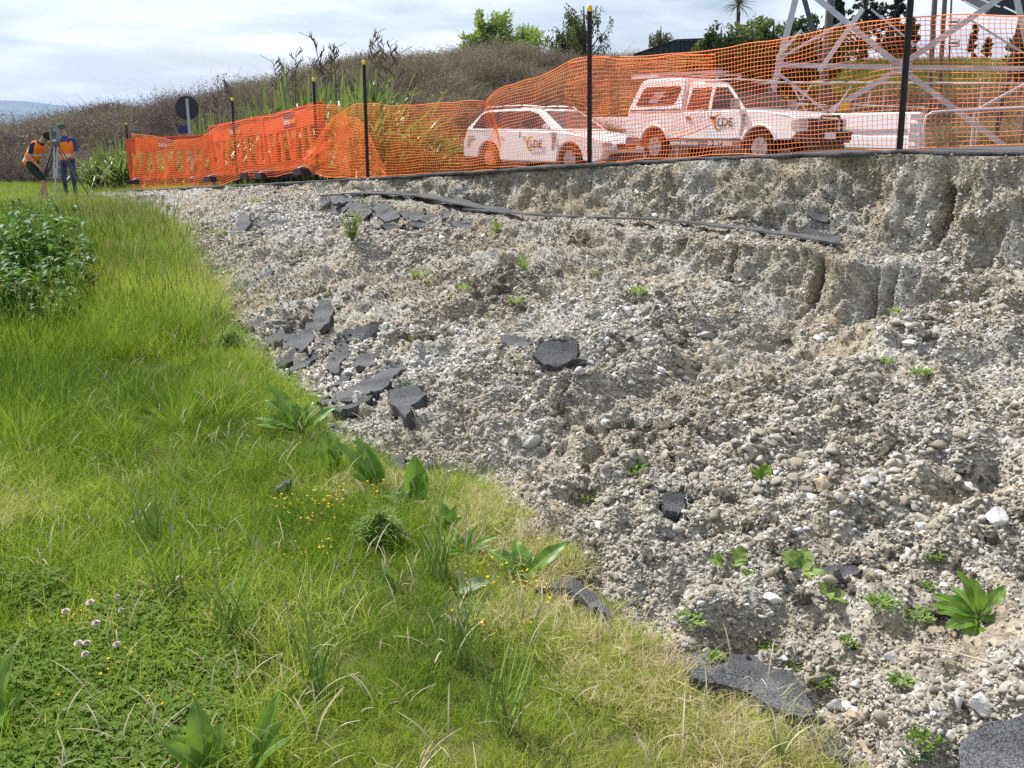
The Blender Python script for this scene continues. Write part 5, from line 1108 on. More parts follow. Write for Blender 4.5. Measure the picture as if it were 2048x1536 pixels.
# door lines, handles, mirrors, lamps
mb = MB()
for x in (-.66, .07, .98): mb.bar((x, -HW + .005, .56), (x + (.05 if x > .5 else 0), -HW + .03, 1.08), .008, .012, up=(0, 1, 0))
mb.build('door_gaps', M_trim, ut)
for x in (-.48, .22): m_ = MB(); m_.box((x, -HW - .004, .965), (.15, .03, .055)); m_.build('door_handle', M_trim, ut, bevel=.01)
for s in (-1, 1):
    m_ = MB(); m_.box((.88, s * (.80 + .13), 1.24), (.10, .22, .19)); m_.box((.88, s * .80, 1.17), (.05, .14, .04), mi=0); m_.build('mirror', M_silver, ut, bevel=.025)
    m_ = MB(); m_.box((2.365, s * .64, .83), (.07, .30, .19)); m_.build('headlight', M_lamp, ut, bevel=.02); m_ = MB(); m_.box((2.30, s * .80, .82), (.12, .06, .18)); m_.build('indicator', M_lamp, ut, bevel=.015)
mb = MB(); mb.box((2.385, 0, .82), (.05, .94, .22)); [mb.box((2.415, 0, .745 + .045 * k), (.02, .9, .012)) for k in range(4)]; mb.build('grille', M_trim, ut)
mb = MB(); mb.box((2.43, 0, .56), (.20, 1.66, .20)); mb.box((2.46, 0, .38), (.10, 1.3, .16)); mb.build('bumper', M_trim, ut, bevel=.03)
bb = empty('bull_bar'); bb.parent = ut; mb = MB(); mb.tube([(2.56, -.36, .45), (2.58, -.36, .86), (2.55, -.28, .98), (2.55, .28, .98), (2.58, .36, .86), (2.56, .36, .45)], .03, 8); mb.tube([(2.50, -.86, .66), (2.57, -.40, .68), (2.57, .40, .68), (2.50, .86, .66)], .028, 8); mb.build('bar_tube', M_trim, bb)
mb = MB(); mb.box((2.6, -.02, .60), (.01, .36, .13)); mb.build('number_plate', M_white, ut)
mb = MB(); mb.box((.62, -HW - .002, .9), (.04, .01, .4)); 
q = MB(); q.add([(1.02, -HW - .004, 1.05), (1.10, -HW - .004, 1.05), (1.06, -HW - .004, .60), (.98, -HW - .004, .60)], [(0, 1, 2, 3)]); q.build('door_stripe', mat('grey_decal', (.30, .31, .34), .5, .3), ut)
logo(ut, .42, .79, -HW - .005, .72)
q = empty('sill_lettering'); q.parent = ut; text('www.lde.co.nz', .135, M_white, q, Matrix.Translation((-.98, -HW - .010, .40)) @ FRONT, bold=.002); text('06 867 2036', .135, M_white, q, Matrix.Translation((.12, -HW - .010, .40)) @ FRONT, bold=.002)
m_ = MB(); m_.box((1.12, -HW - .003, .83), (.05, .012, .035)); m_.build('side_repeater', M_amber, ut)
m_ = MB(); m_.tube([(.55, -HW - .01, .70), (.85, -HW - .03, .58), (1.0, -HW - .03, .60)], .006, 5) ; m_.build('cable', M_trim, ut) if False else None
# --- station wagon
th = R(46); Y1 = 23.3; f1 = Vector((Y1 * 121 / 2006, Y1)); M_ = f1 - Vector((math.cos(th), -math.sin(th))) * 1.37; ctr = M_ + Vector((math.sin(th), math.cos(th))) * .76
zt = float(roadz(*uv(ctr.x, ctr.y))) + .0
wg = empty('station_wagon', (ctr.x, ctr.y, zt), -th); wg.scale = (1.055,) * 3; tag(wg, 'white station wagon parked behind the pickup truck', 'car')
HW = .84; fx, rx = 1.30, -1.30
hwl = lambda x, z: HW - .04 * max(0, (z - .7) / .25) - .10 * max(0, (x - 1.5) / .75) ** 2 - .05 * max(0, (-x - 1.7) / .5) ** 2
low = [(-2.20, .30)] + arch(rx, .37, .30, zc=.31) + [(-.90, .24), (.90, .24)] + arch(fx, .37, .30, zc=.31) + [(1.95, .26), (2.18, .32), (2.22, .56), (2.14, .68), (1.8, .80), (1.3, .88), (.98, .92), (-.2, .93), (-2.16, .94), (-2.22, .70), (-2.28, .56), (-2.27, .36)]
house(wg, 'body', low, hwl, M_paint, .03)
mb = MB(); mb.box((0, 0, .42), (4.1, 1.2, .34)); mb.build('underbody', M_under, wg)
for x in (fx, rx):
    for s in (-1, 1): wheel(wg, x, s * .745, .315, .19)
zb, zr = .93, 1.42; gh2 = lambda x, z: .77 - .30 * (z - zb)
house(wg, 'cabin', [(-2.18, .91), (1.02, .91), (.95, .96), (.28, zr - .06), (.05, zr - .01), (-.6, zr), (-1.5, zr - .03), (-1.74, zr - .09), (-2.14, .99)], gh2, M_paint, .04)
side_pane(wg, 'side_windows', [(-1.95, .985), (-.28, .97), (.66, .965), (.62, 1.0), (.16, 1.30), (-.1, 1.355), (-.9, 1.36), (-1.55, 1.34), (-1.70, 1.29)], gh2)
side_pane(wg, 'window_pillar', [(-.33, .97), (-.26, .97), (-.30, 1.36), (-.37, 1.36)], gh2, M_trim, .010); side_pane(wg, 'window_pillar', [(-1.16, .97), (-1.10, .97), (-1.18, 1.35), (-1.24, 1.35)], gh2, M_trim, .010)
cross_pane(wg, 'windscreen', (.93, .975), (.30, 1.35), .66, .56)
mb = MB(); mb.box((.45, -.45, 1.31), (.02, .02, .02)) if False else None
rr_ = empty('roof_rails'); rr_.parent = wg
for s in (-1, 1): m_ = MB(); m_.tube([(-1.75, s * .56, zr - .07), (-1.6, s * .57, zr + .04), (-.5, s * .58, zr + .06), (.1, s * .57, zr + .04), (.25, s * .56, zr - .05)], .018, 6); m_.build('rail', M_silver, rr_)
for s in (-1, 1):
    m_ = MB(); m_.box((.62, s * .88, 1.01), (.10, .17, .13)); m_.build('mirror', M_paint, wg, bevel=.03); m_ = MB(); m_.box((2.13, s * .58, .60), (.12, .32, .14)); m_.build('headlight', M_lamp, wg, bevel=.02)
    m_ = MB(); m_.box((-2.22, s * .70, .78), (.08, .16, .24)); m_.build('tail_light', mat('tail_lens', (.45, .03, .02), .2, .5), wg, bevel=.02)
mb = MB(); mb.box((2.19, 0, .60), (.07, .6, .10)); mb.box((2.21, 0, .40), (.05, 1.1, .10)); mb.build('grille', M_trim, wg)
mb = MB()
for x in (-1.02, -.29, .86): mb.bar((x, -HW + .004, .34), (x + .02, -HW + .03, .92), .007, .012, up=(0, 1, 0))
mb.build('door_gaps', M_trim, wg)
for x in (-.88, -.12): m_ = MB(); m_.box((x, -HW + .005, .80), (.14, .03, .035)); m_.build('door_handle', M_paint, wg, bevel=.01)
q = MB(); q.add([(.80, -HW - .004, .90), (.88, -HW - .004, .90), (.84, -HW - .004, .52), (.76, -HW - .004, .52)], [(0, 1, 2, 3)]); q.build('door_stripe', mat('grey_decal', (.30, .31, .34), .5, .3), wg)
logo(wg, .15, .56, -HW - .012, .66); m_ = MB(); m_.box((.96, -HW - .0, .60), (.06, .012, .035)); m_.build('side_repeater', M_amber, wg)
q = MB(); [q.box((-1.93, -HW + .02, .60 + .06 * k), (.32 - .03 * k, .012, .018)) for k in range(4)]; q.build('quarter_lettering', M_lgrey, wg)
# ------------------------------------------------------------------ lattice tower, pipe rails, white barrier
M_tow = mat('galvanised_tower', (.52, .54, .60), .55, .45, metal=.15, noise=(4, .15)); M_towd = mat('shaded_dark_steel', (.10, .11, .13), .7, .3, noise=(4, .3)); M_brt = mat('bright_steel', (.66, .67, .70), .45, .5, noise=(6, .1))  # the darker steel carries the rear legs' shade in its colour
YT = 25.0
base = P(1803, 300, YT); tw_ = empty('lattice_tower', (base.x, base.y, float(G(base.x, base.y)))); tag(tw_, 'grey lattice steel tower with crossed braces behind the near black post', 'tower')
def member(nm, a, b, w, m, ya=YT, yb=YT, t=.05):
    A, B = P(*a, ya) - tw_.location, P(*b, yb) - tw_.location; mb = MB(); d = (B - A).normalized(); u = Vector((0, 1, 0)); l = d.cross(u).normalized()
    mb.bar(A, B, w, .012, up=u); off = l * (w / 2 - .006); mb.bar(A + off + Vector((0, t / 2 + .008, 0)), B + off + Vector((0, t / 2 + .008, 0)), .012, t, up=u)
    mb.build(nm, m, tw_)
member('leg', (1672, -330), (1512, 318), .15, M_tow); member('leg', (1960, -330), (2105, 318), .15, M_tow)
member('rear_leg', (1520, -330), (1690, 300), .14, M_towd, YT + 4, YT + 4); member('rear_leg', (2120, -330), (1985, 300), .14, M_towd, YT + 4, YT + 4)
for a, b, w, m, y in [((1570, -56), (1790, 124), .14, M_tow, 0), ((1816, 148), (2030, 308), .14, M_tow, 0), ((2060, -44), (1816, 121), .14, M_tow, 0), ((1780, 149), (1658, 223), .13, M_tow, 0),
                      ((1726, 17), (1638, 143), .11, M_brt, -.1), ((1603, 60), (1553, 115), .07, M_brt, -.08), ((1553, 121), (1686, 45), .06, M_tow, .1), ((1550, 141), (1652, 223), .07, M_tow, .1), ((1551, 130), (1781, 134), .12, M_tow, .15),
                      ((1821, 135), (2092, 137), .12, M_tow, .15), ((1743, 19), (1858, 112), .05, M_tow, 2.0), ((1941, 40), (2060, 114), .05, M_tow, 1.0), ((1960, 217), (2070, 158), .06, M_tow, .1), ((1640, 0), (1750, -40), .05, M_towd, 2.0),
                      ((1585, 172), (1612, 222), .04, M_brt, -.1), ((1622, 170), (1590, 222), .035, M_brt, -.1), ((1702, 172), (1663, 232), .035, M_brt, -.1), ((1740, 186), (1734, 212), .03, M_brt, -.1)]:
    member('brace', a, b, w, m, YT + y, YT + y)
gp_ = MB(); c_ = P(1803, 134, YT - .02) - tw_.location; gp_.box(c_, (.52, .014, .36)); gu_ = gp_.build('gusset_plate', M_tow, tw_); bt_ = MB()
for sx in (-1, 1):
    for i in range(3):
        for j in range(4): p_ = c_ + Vector((sx * (.10 + .06 * i), -.012, -.14 + .09 * j)); bt_.tube([p_, p_ - Vector((0, .016, 0))], .014, 6)
bt_.build('bolts', M_towd, gu_)
# dark poles with ladder rungs
pl = P(1866, 100, 34); rt = empty('pole_platform', (pl.x, pl.y, float(G(pl.x, pl.y)))); tag(rt, 'pair of dark steel poles with ladder rungs behind the tower', 'pole')
for a, b, w in (((1873, -60), (1862, 130), .17), ((1893, -60), (1882, 130), .15), ((1905, -60), (1898, 130), .06)):
    mb = MB(); A = P(*a, 34) - rt.location; B = P(*b, 34) - rt.location; B = A + (B - A) * 2.0; mb.tube([A, B], w / 2, 10); mb.build('pole', M_rust, rt)
mb = MB(); [mb.tube([P(1898, y, 33.8) - rt.location, P(1919, y + 2, 33.6) - rt.location, P(1919, y + 6, 33.3) - rt.location, P(1896, y + 8, 33.4) - rt.location], .02, 5) for y in (36, 44, 78, 86)]; mb.build('rungs', M_rust, rt)
p0 = P(1654, 60, 30); mb = MB(); rt = (p0.x, p0.y, float(G(p0.x, p0.y))); mb.tube([(0, 0, 0), (.05, 0, 6.5)], .11, 10); o = mb.build('wooden_pole', M_rust); o.location = rt; tag(o, 'single dark pole standing behind the tower at left', 'pole')
# dark steel roof high at the right
rf = empty('steel_roof', tuple(P(1980, 0, 30))); tag(rf, 'dark sloping steel roof edge at the top right corner', 'roof')
mb = MB(); q = [P(1896, -14, 29) - rf.location, P(1972, 29, 28) - rf.location, P(2110, 34, 27) - rf.location, P(2110, -130, 27) - rf.location, P(1940, -110, 29) - rf.location]
mb.add([v for v in q] + [v + Vector((0, .12, .12)) for v in q], [(0, 1, 2, 3, 4), (9, 8, 7, 6, 5)] + [(i, (i + 1) % 5, (i + 1) % 5 + 5, i + 5) for i in range(5)]); mb.build('cladding', mat('dark_cladding', (.03, .035, .045), .6, .4), rf)
for a, b in (((1960, -2), (2000, 14)), ((2008, 14), (2040, 29)), ((1928, 2), (1970, 24))): mb = MB(); mb.bar(P(*a, 27) - rf.location, P(*b, 26.6) - rf.location, .05, .03); mb.build('highlight_strip', M_brt, rf)  # highlights on the dark cladding, modelled as bright strips
# its posts, so that it does not hang in the air
mb = MB(); b_ = P(2075, 30, 27.3) - rf.location; g_ = float(G(rf.location.x + b_.x, rf.location.y + b_.y)) - rf.location.z; mb.bar(b_, (b_.x, b_.y, g_ - .2), .14); mb.build('support_post', M_rust, rf)
# long white pipe rail on posts
gr = 'pipe rails around the site'
def rail(lb, pts, Y, r, posts, m, gname='pipe_rail'):
    W_ = [P(x, y, Yy_) for (x, y), Yy_ in zip(pts, Y)]; rt = empty(gname, W_[0]); tag(rt, lb, 'rail', gr); mb = MB(); mb.tube([w - W_[0] for w in W_], r, 8); mb.build('rail', m, rt)
    for f_ in posts:
        i = min(int(f_), len(W_) - 2); p_ = W_[i].lerp(W_[i + 1], f_ - i); z_ = surf_z(p_.x, p_.y); mb = MB(); mb.tube([p_ - W_[0], Vector((p_.x, p_.y, min(z_, p_.z - .3))) - W_[0]], r * .8, 6); mb.build('post', M_tow, rt)
rail('long white pipe rail above the pickup truck bonnet', [(1300, 163), (1500, 165.5), (1770, 166), (1965, 167), (2100, 168)], (29, 29, 29, 29, 29), .035, (.3, 1, 2, 3, 4), M_brt)
rail('short thin pipe rail above the white barrier', [(1706, 210), (1780, 213), (1850, 215)], (24, 24, 24), .018, (0, 1, 2), M_brt)
rail('thin pipe rail left of the yellow sign', [(1590, 207), (1652, 210)], (24.5, 24.5), .015, (0, 1), M_brt)
rail('round cornered pipe gate at the right edge', [(1848, 300), (1849, 245), (1853, 232), (1864, 225), (1885, 223), (1950, 220), (2040, 216), (2120, 214)], (20,) * 8, .028, (5.0, 6.9), M_tow, 'pipe_gate')
# mesh inside the gate
# white corrugated barrier
ba, bb_ = P(1836, 294, 21.5), P(1176, 283, 35); wb = empty('white_barrier', ba); tag(wb, 'long white ribbed steel barrier beyond the pickup truck', 'barrier')
d_ = Vector((bb_.x - ba.x, bb_.y - ba.y, 0)); L_ = d_.length; d_.normalize(); nn = Vector((d_.y, -d_.x, 0)); nn = nn if nn.y < 0 else -nn; H_ = P(1836, 224, 21.5).z - ba.z + .12
prof = [(0, 0), (.02, .05), (.05, .10), (.05, .38), (-.03, .43), (-.03, .53), (.05, .58), (.05, .96), (.02, 1)]
dz = (bb_.z - ba.z) + .08
for k in range(5):
    s0, s1 = L_ * k / 5 + .01, L_ * (k + 1) / 5 - .01; mb = MB(); vs = []
    for s_ in (s0, s1): vs += [d_ * s_ + nn * (a * .9) + Vector((0, 0, b_ * H_ + dz * s_ / L_ - .12)) for a, b_ in prof] + [d_ * s_ - nn * .06 + Vector((0, 0, z_ * H_ + dz * s_ / L_ - .12)) for z_ in (1, 0)]
    n_ = len(prof) + 2; mb.add(vs, [tuple(range(n_)), tuple(range(2 * n_ - 1, n_ - 1, -1))] + [(i, i + n_, (i + 1) % n_ + n_, (i + 1) % n_) for i in range(n_)]); mb.build('panel', mat('white_enamel', (.72, .73, .76), .4, .5) if k == 0 else bpy.data.materials['white_enamel'], wb)
for k, (zz0, w2) in enumerate(((.78, .16), (.50, .22), (.24, .18), (.02, .12))):
    mb = MB(); mb.box(Vector((0, 0, (zz0 + .08) * H_ - .10)) - d_ * (-.05 + .04 * (k % 2)) + nn * .07, (.28 + .05 * (k % 2), .05, w2 * .8), Matrix.Rotation(0, 4, 'Z')); mb.build('end_bracket', bpy.data.materials['white_enamel'], wb)
# yellow marker sign
c = P(1690, 213, 24); z_ = surf_z(c.x, c.y); rt = empty('marker_sign', (c.x, c.y, z_)); tag(rt, 'small plain yellow square marker beside the lattice tower', 'sign'); mb = MB(); mb.box((0, 0, c.z - z_), (.20, .012, .19)); mb.build('plate', mat('yellow_plate', (.80, .42, .02), .5, .3), rt); mb = MB(); mb.bar((0, .02, 0), (0, .02, c.z - z_ + .05), .03); mb.build('post', M_rust, rt)
# green roofed fence on the hill
gf = empty('green_shed_roof', tuple(P(1350, 100, 40))); tag(gf, 'dark green corrugated screen on the hilltop behind the pickup truck', 'screen'); M_gs = mat('dark_green_steel', (.02, .05, .045), .5, .4, noise=(3, .3))
q = [P(1268, 111, 40), P(1352, 82, 40), P(1426, 79, 40), P(1426, 118, 40), P(1268, 122, 40)]; q = [v - gf.location for v in q]; mb = MB(); mb.add(q + [v + Vector((0, .15, 0)) for v in q], [(0, 4, 3, 2, 1), (5, 6, 7, 8, 9)] + [(i, (i + 1) % 5, (i + 1) % 5 + 5, i + 5) for i in range(5)]); mb.build('sheet', M_gs, gf)
mb = MB(); mb.bar(q[0] + Vector((0, -.05, .03)), q[1] + Vector((0, -.05, .03)), .06); mb.bar(q[1] + Vector((0, -.05, .03)), q[2] + Vector((0, -.05, .03)), .06)
for k in range(9): t_ = q[1].lerp(q[2], k / 8); mb.bar(t_ + Vector((0, -.04, .02)), t_ + Vector((0, -.04, -.6)), .03)
for k in range(7): t_ = q[0].lerp(q[1], k / 7); mb.bar(t_ + Vector((0, -.04, .02)), t_ + Vector((0, -.04, -.3)), .03)
mb.build('ribs', M_foot, gf)

# ------------------------------------------------------------------ scrub on the hill
M_scrub = tintmat('dead_scrub', [(0, (.075, .058, .053)), (.4, (.145, .108, .10)), (.75, (.245, .19, .17)), (1, (.33, .31, .18))], rough=.95, transl=.12, vary=.5)
M_green = tintmat('bush_leaf', [(0, (.03, .055, .012)), (.4, (.075, .12, .022)), (.7, (.14, .20, .03)), (1, (.26, .34, .05))], rough=.7, transl=.35, vary=.45)
def scrub(seed, n=150, h=.8, r=.6, leafy=60):
    rg = np.random.default_rng(seed); V = []; Fc = []; B = []
    for k in range(n):
        a = rg.uniform(0, 6.28); b = np.array([math.cos(a), math.sin(a), 0]) * r * .8 * math.sqrt(rg.uniform()); d = np.array([rg.normal(0, .5), rg.normal(0, .5), rg.uniform(.35, 1)]); L_ = h * rg.uniform(.4, 1); p_ = b + np.array([0, 0, -.05]); bt = rg.uniform()
        w = .006; s = np.cross(d, rg.normal(size=3)); s /= np.linalg.norm(s); o = len(V)
        for j in range(4):
            q_ = p_ + d * L_ * j / 3 + np.array([rg.normal(0, .03), rg.normal(0, .03), 0]) * j; V += [tuple(q_ - s * w * (1.2 - j * .3)), tuple(q_ + s * w * (1.2 - j * .3))]; B += [bt, bt]
        for j in range(3): Fc.append((o + 2 * j, o + 2 * j + 1, o + 2 * j + 3, o + 2 * j + 2))
    for k in range(leafy * 4):
        c_ = np.array([rg.normal(0, r * .45), rg.normal(0, r * .45), h * rg.uniform(.05, .8)]); s = rg.normal(size=3); s /= np.linalg.norm(s); t_ = np.cross(s, rg.normal(size=3)); t_ /= np.linalg.norm(t_); w = rg.uniform(.008, .020); o = len(V); bt = rg.uniform()
        V += [tuple(c_ - s * w * 1.6), tuple(c_ + t_ * w * .6), tuple(c_ + s * w * 1.6), tuple(c_ - t_ * w * .6)]; B += [bt] * 4; Fc.append((o, o + 1, o + 2, o + 3))
    ob = npmesh('b', V, Fc, M_scrub, col=SRC); attr(ob.data, 'bt', B); return ob
n = 26000; y = RNG.uniform(28.5, 47, n); a = RNG.uniform(-.62, .60, n); kk = (a < .24) | ((y < 37) & (RNG.uniform(size=n) < .5)); y = y[kk]; a = a[kk]; x = a * y; lo = np.interp(a, (-.5, -.3, 0, .3), (31.5, 30.5, 30, 29.5)); k = (y > lo + 1.2 * fbm(x * .5, y * .5, seed=601)) & (y < np.interp(a, (-.5, 0, .3), (40, 45, 47))); x, y, a = x[k], y[k], a[k]; n = len(x)
t_ = .45 + .6 * fbm(x * .35, y * .35, seed=603, o=4) + .14 * RNG.normal(size=n)
scatter('dead_scrub', np.stack([x, y, G(x, y) - .05], -1), np.stack([RNG.normal(0, .2, n), RNG.normal(0, .2, n), RNG.uniform(0, 6, n)], -1), RNG.uniform(.45, 1.15, n) * np.clip(1 + 1.3 * fbm(x * .9, y * .9, seed=605, o=2), .4, 1.35) * np.where(RNG.uniform(size=n) < .012, 1.6, 1), RNG.integers(0, 6, n), np.clip(t_, 0, 1), [scrub(70 + q) for q in range(6)], 'dense mass of dead brown scrub covering the hill', 'scrub')
# long grass over the green part of the hill and on the verge below the flax
n = 9000; a = RNG.uniform(.15, .62, n); y = RNG.uniform(33, 60, n); x = a * y; k = RNG.uniform(size=n) < .35 + sst(a, .2, .35); x, y = x[k], y[k]; n = len(x)
scat_grass('hill_grass', x, y, RNG.uniform(.7, 1.5, n), RNG.integers(0, 5, n), .10 + .30 * fbm(x * .4, y * .4, seed=611, o=3) + .1 * RNG.normal(size=n), [blades('b', 50, .3, .15, .4, .010, .6, M_rank, seed=80 + q) for q in range(5)], 'rough green grass on the hill behind the tower')
n = 5000; y = RNG.uniform(21.5, 31, n); a = RNG.uniform(-.56, -.02, n); x = a * y; u, v = uv(x, y); k = ((u > 17.8) | (v > 13.4)) & (np.abs(y - np.interp(x, [c_[0] for c_ in cs], [c_[1] for c_ in cs])) > .4); x, y = x[k], y[k]; n = len(x)
scat_grass('verge_grass', x, y, RNG.uniform(.4, .9, n), RNG.integers(0, 5, n), .34 + .30 * fbm(x * .5, y * .5, seed=621, o=3) + .08 * RNG.normal(size=n), [blades('b', 40, .25, .12, .3, .008, .6, M_grass, seed=90 + q) for q in range(5)], 'mown grass around the surveyors and under the flax')

# ------------------------------------------------------------------ flax
M_flax = leafmat('flax_leaf', (.20, .27, .06), (.08, .12, .03), 3, .35, .38, .55); M_stalk = mat('flax_stalk', (.11, .08, .06), .8, .2)
def flax(seed, h=1.8, n=70, st=2):
    rg = random.Random(seed); lv = MB(); sk_ = MB()
    for k in range(n):
        a = rg.uniform(0, 6.28); L_ = h * rg.uniform(.6, 1.25); lean = rg.uniform(.06, .85) ** 1.3; b = Vector((rg.gauss(0, .14), rg.gauss(0, .14), 0)); d = Vector((math.cos(a), math.sin(a), 0)); s = Vector((-d.y, d.x, 0)) * (math.cos(rg.uniform(-.6, .6)))
        w = rg.uniform(.020, .036); vs = []; m_ = 7; bend = rg.uniform(.2, 1.6) * lean; fold = rg.random() < .4
        for j in range(m_ + 1):
            t = j / m_; ho = lean * L_ * t + bend * .35 * L_ * t ** 3; z = L_ * t * (1 - .35 * lean) - bend * .42 * L_ * t ** 3.2
            if fold and t > .7: z -= (t - .7) * L_ * 1.3
            ww = w * (1 - t ** 3) * (.55 + .6 * min(1, t * 3)) * .8; c = b + d * ho + Vector((0, 0, z)); vs += [c - s * ww, c + Vector((0, 0, -ww * .5)), c + s * ww]
        lv.add(vs, [(3 * j + i, 3 * j + i + 1, 3 * j + i + 4, 3 * j + i + 3) for j in range(m_) for i in (0, 1)], 0, True)
    for k in range(st):
        a = rg.uniform(0, 6.28); H = h * rg.uniform(1.05, 1.35); t = Vector((math.cos(a) * .22, math.sin(a) * .22, H)); pts = [Vector((0, 0, 0)), t * .5 + Vector((-math.cos(a), -math.sin(a), 0)) * .04, t, t + Vector((math.cos(a) * .15, math.sin(a) * .15, .06))]; sk_.tube(pts, [.007, .006, .004, .002], 5)
        for j in range(8):
            q = pts[1].lerp(pts[2], .45 + .07 * j); aa = rg.uniform(0, 6.28); e = q + Vector((math.cos(aa) * .13, math.sin(aa) * .13, .10)) * (1 - j * .06); sk_.tube([q, (q + e) / 2 + Vector((0, 0, .02)), e], .004, 4)
            for i in range(4): c = q.lerp(e, .4 + .2 * i); sk_.tube([c, c + Vector((0, 0, .045)) + Vector((math.cos(aa + i), math.sin(aa + i), 0)) * .02], [.006, .002], 4)
    return lv, sk_
FX = []
for k in range(5):
    lv, sk_ = flax(30 + k, 1.0, 170, (1, 2, 1, 1, 0)[k]); rt = empty('flax_clump'); lv.build('leaves', M_flax, rt)
    if sk_.v: sk_.build('flower_stalks', M_stalk, rt)
    FX.append(rt)
fl_l = [(205, 340, 27.5, 1.55, 4, 'silvery flax clump at the left end beside the path'), (245, 335, 26.2, 1.6, 4, 'flax clump touching the left end of the net'), (290, 330, 28, 1.5, 0, 'flax clump behind the left orange barrier'), (340, 330, 29, 1.4, 2, 'flax clump left of the round black sign'),
        (415, 325, 28.5, 1.9, 4, 'dark flax clump just right of the round black sign'), (450, 322, 28, 1.8, 2, 'flax clump between the sign and the second post'), (495, 320, 27, 1.9, 0, 'upright flax clump right of the second post'), (545, 315, 26.5, 2.0, 4, 'flax clump above the right orange barrier'),
        (590, 312, 27.5, 2.1, 1, 'tall flax clump just left of the third post'), (635, 310, 26, 2.2, 3, 'flax clump behind the third post'), (680, 310, 27.5, 2.3, 1, 'flax clump with long flower stalks right of the third post'), (722, 308, 26, 2.3, 0, 'flax clump behind the fold post'),
        (765, 308, 27, 2.2, 1, 'flax clump with the tallest flower stalks'), (800, 308, 29, 1.7, 2, 'flax clump right of the tallest stalks'), (835, 320, 28, 1.3, 4, 'low flax clump behind the folded net'), (875, 322, 29.5, 1.25, 4, 'low flax clump left of the station wagon'), (915, 318, 31, 1.2, 2, 'last flax clump beside the station wagon tail'),
        (660, 262, 33, 2.0, 3, 'flax clump further back on the slope'), (745, 240, 34.5, 2.0, 1, 'flax clump high on the slope behind the stalks'), (600, 270, 33, 1.9, 1, 'flax clump on the slope left of the third post'), (520, 285, 32, 1.5, 3, 'flax clump far back above the middle barrier'), (700, 345, 24.0, 1.1, 4, 'drooping flax clump close behind the loose flap of net'), (790, 345, 25.5, 1.1, 4, 'drooping flax clump close behind the folded net')]
for k, (px, py, Y, h_, kind, lb) in enumerate(fl_l):
    o = FX[kind] if FX[kind].get('label') is None else copy_tree(FX[kind]); c = P(px, py, Y); o.location = (c.x, c.y, surf_z(c.x, c.y) - .05); h_ = h_ * (1.32 if px > 500 else 1.15 if px > 400 else .95); o.scale = (h_ * .85, h_ * .85, h_ * .95); o.rotation_euler = (0, 0, k * 2.1); tag(o, lb, 'flax', 'flax clumps behind the barriers')

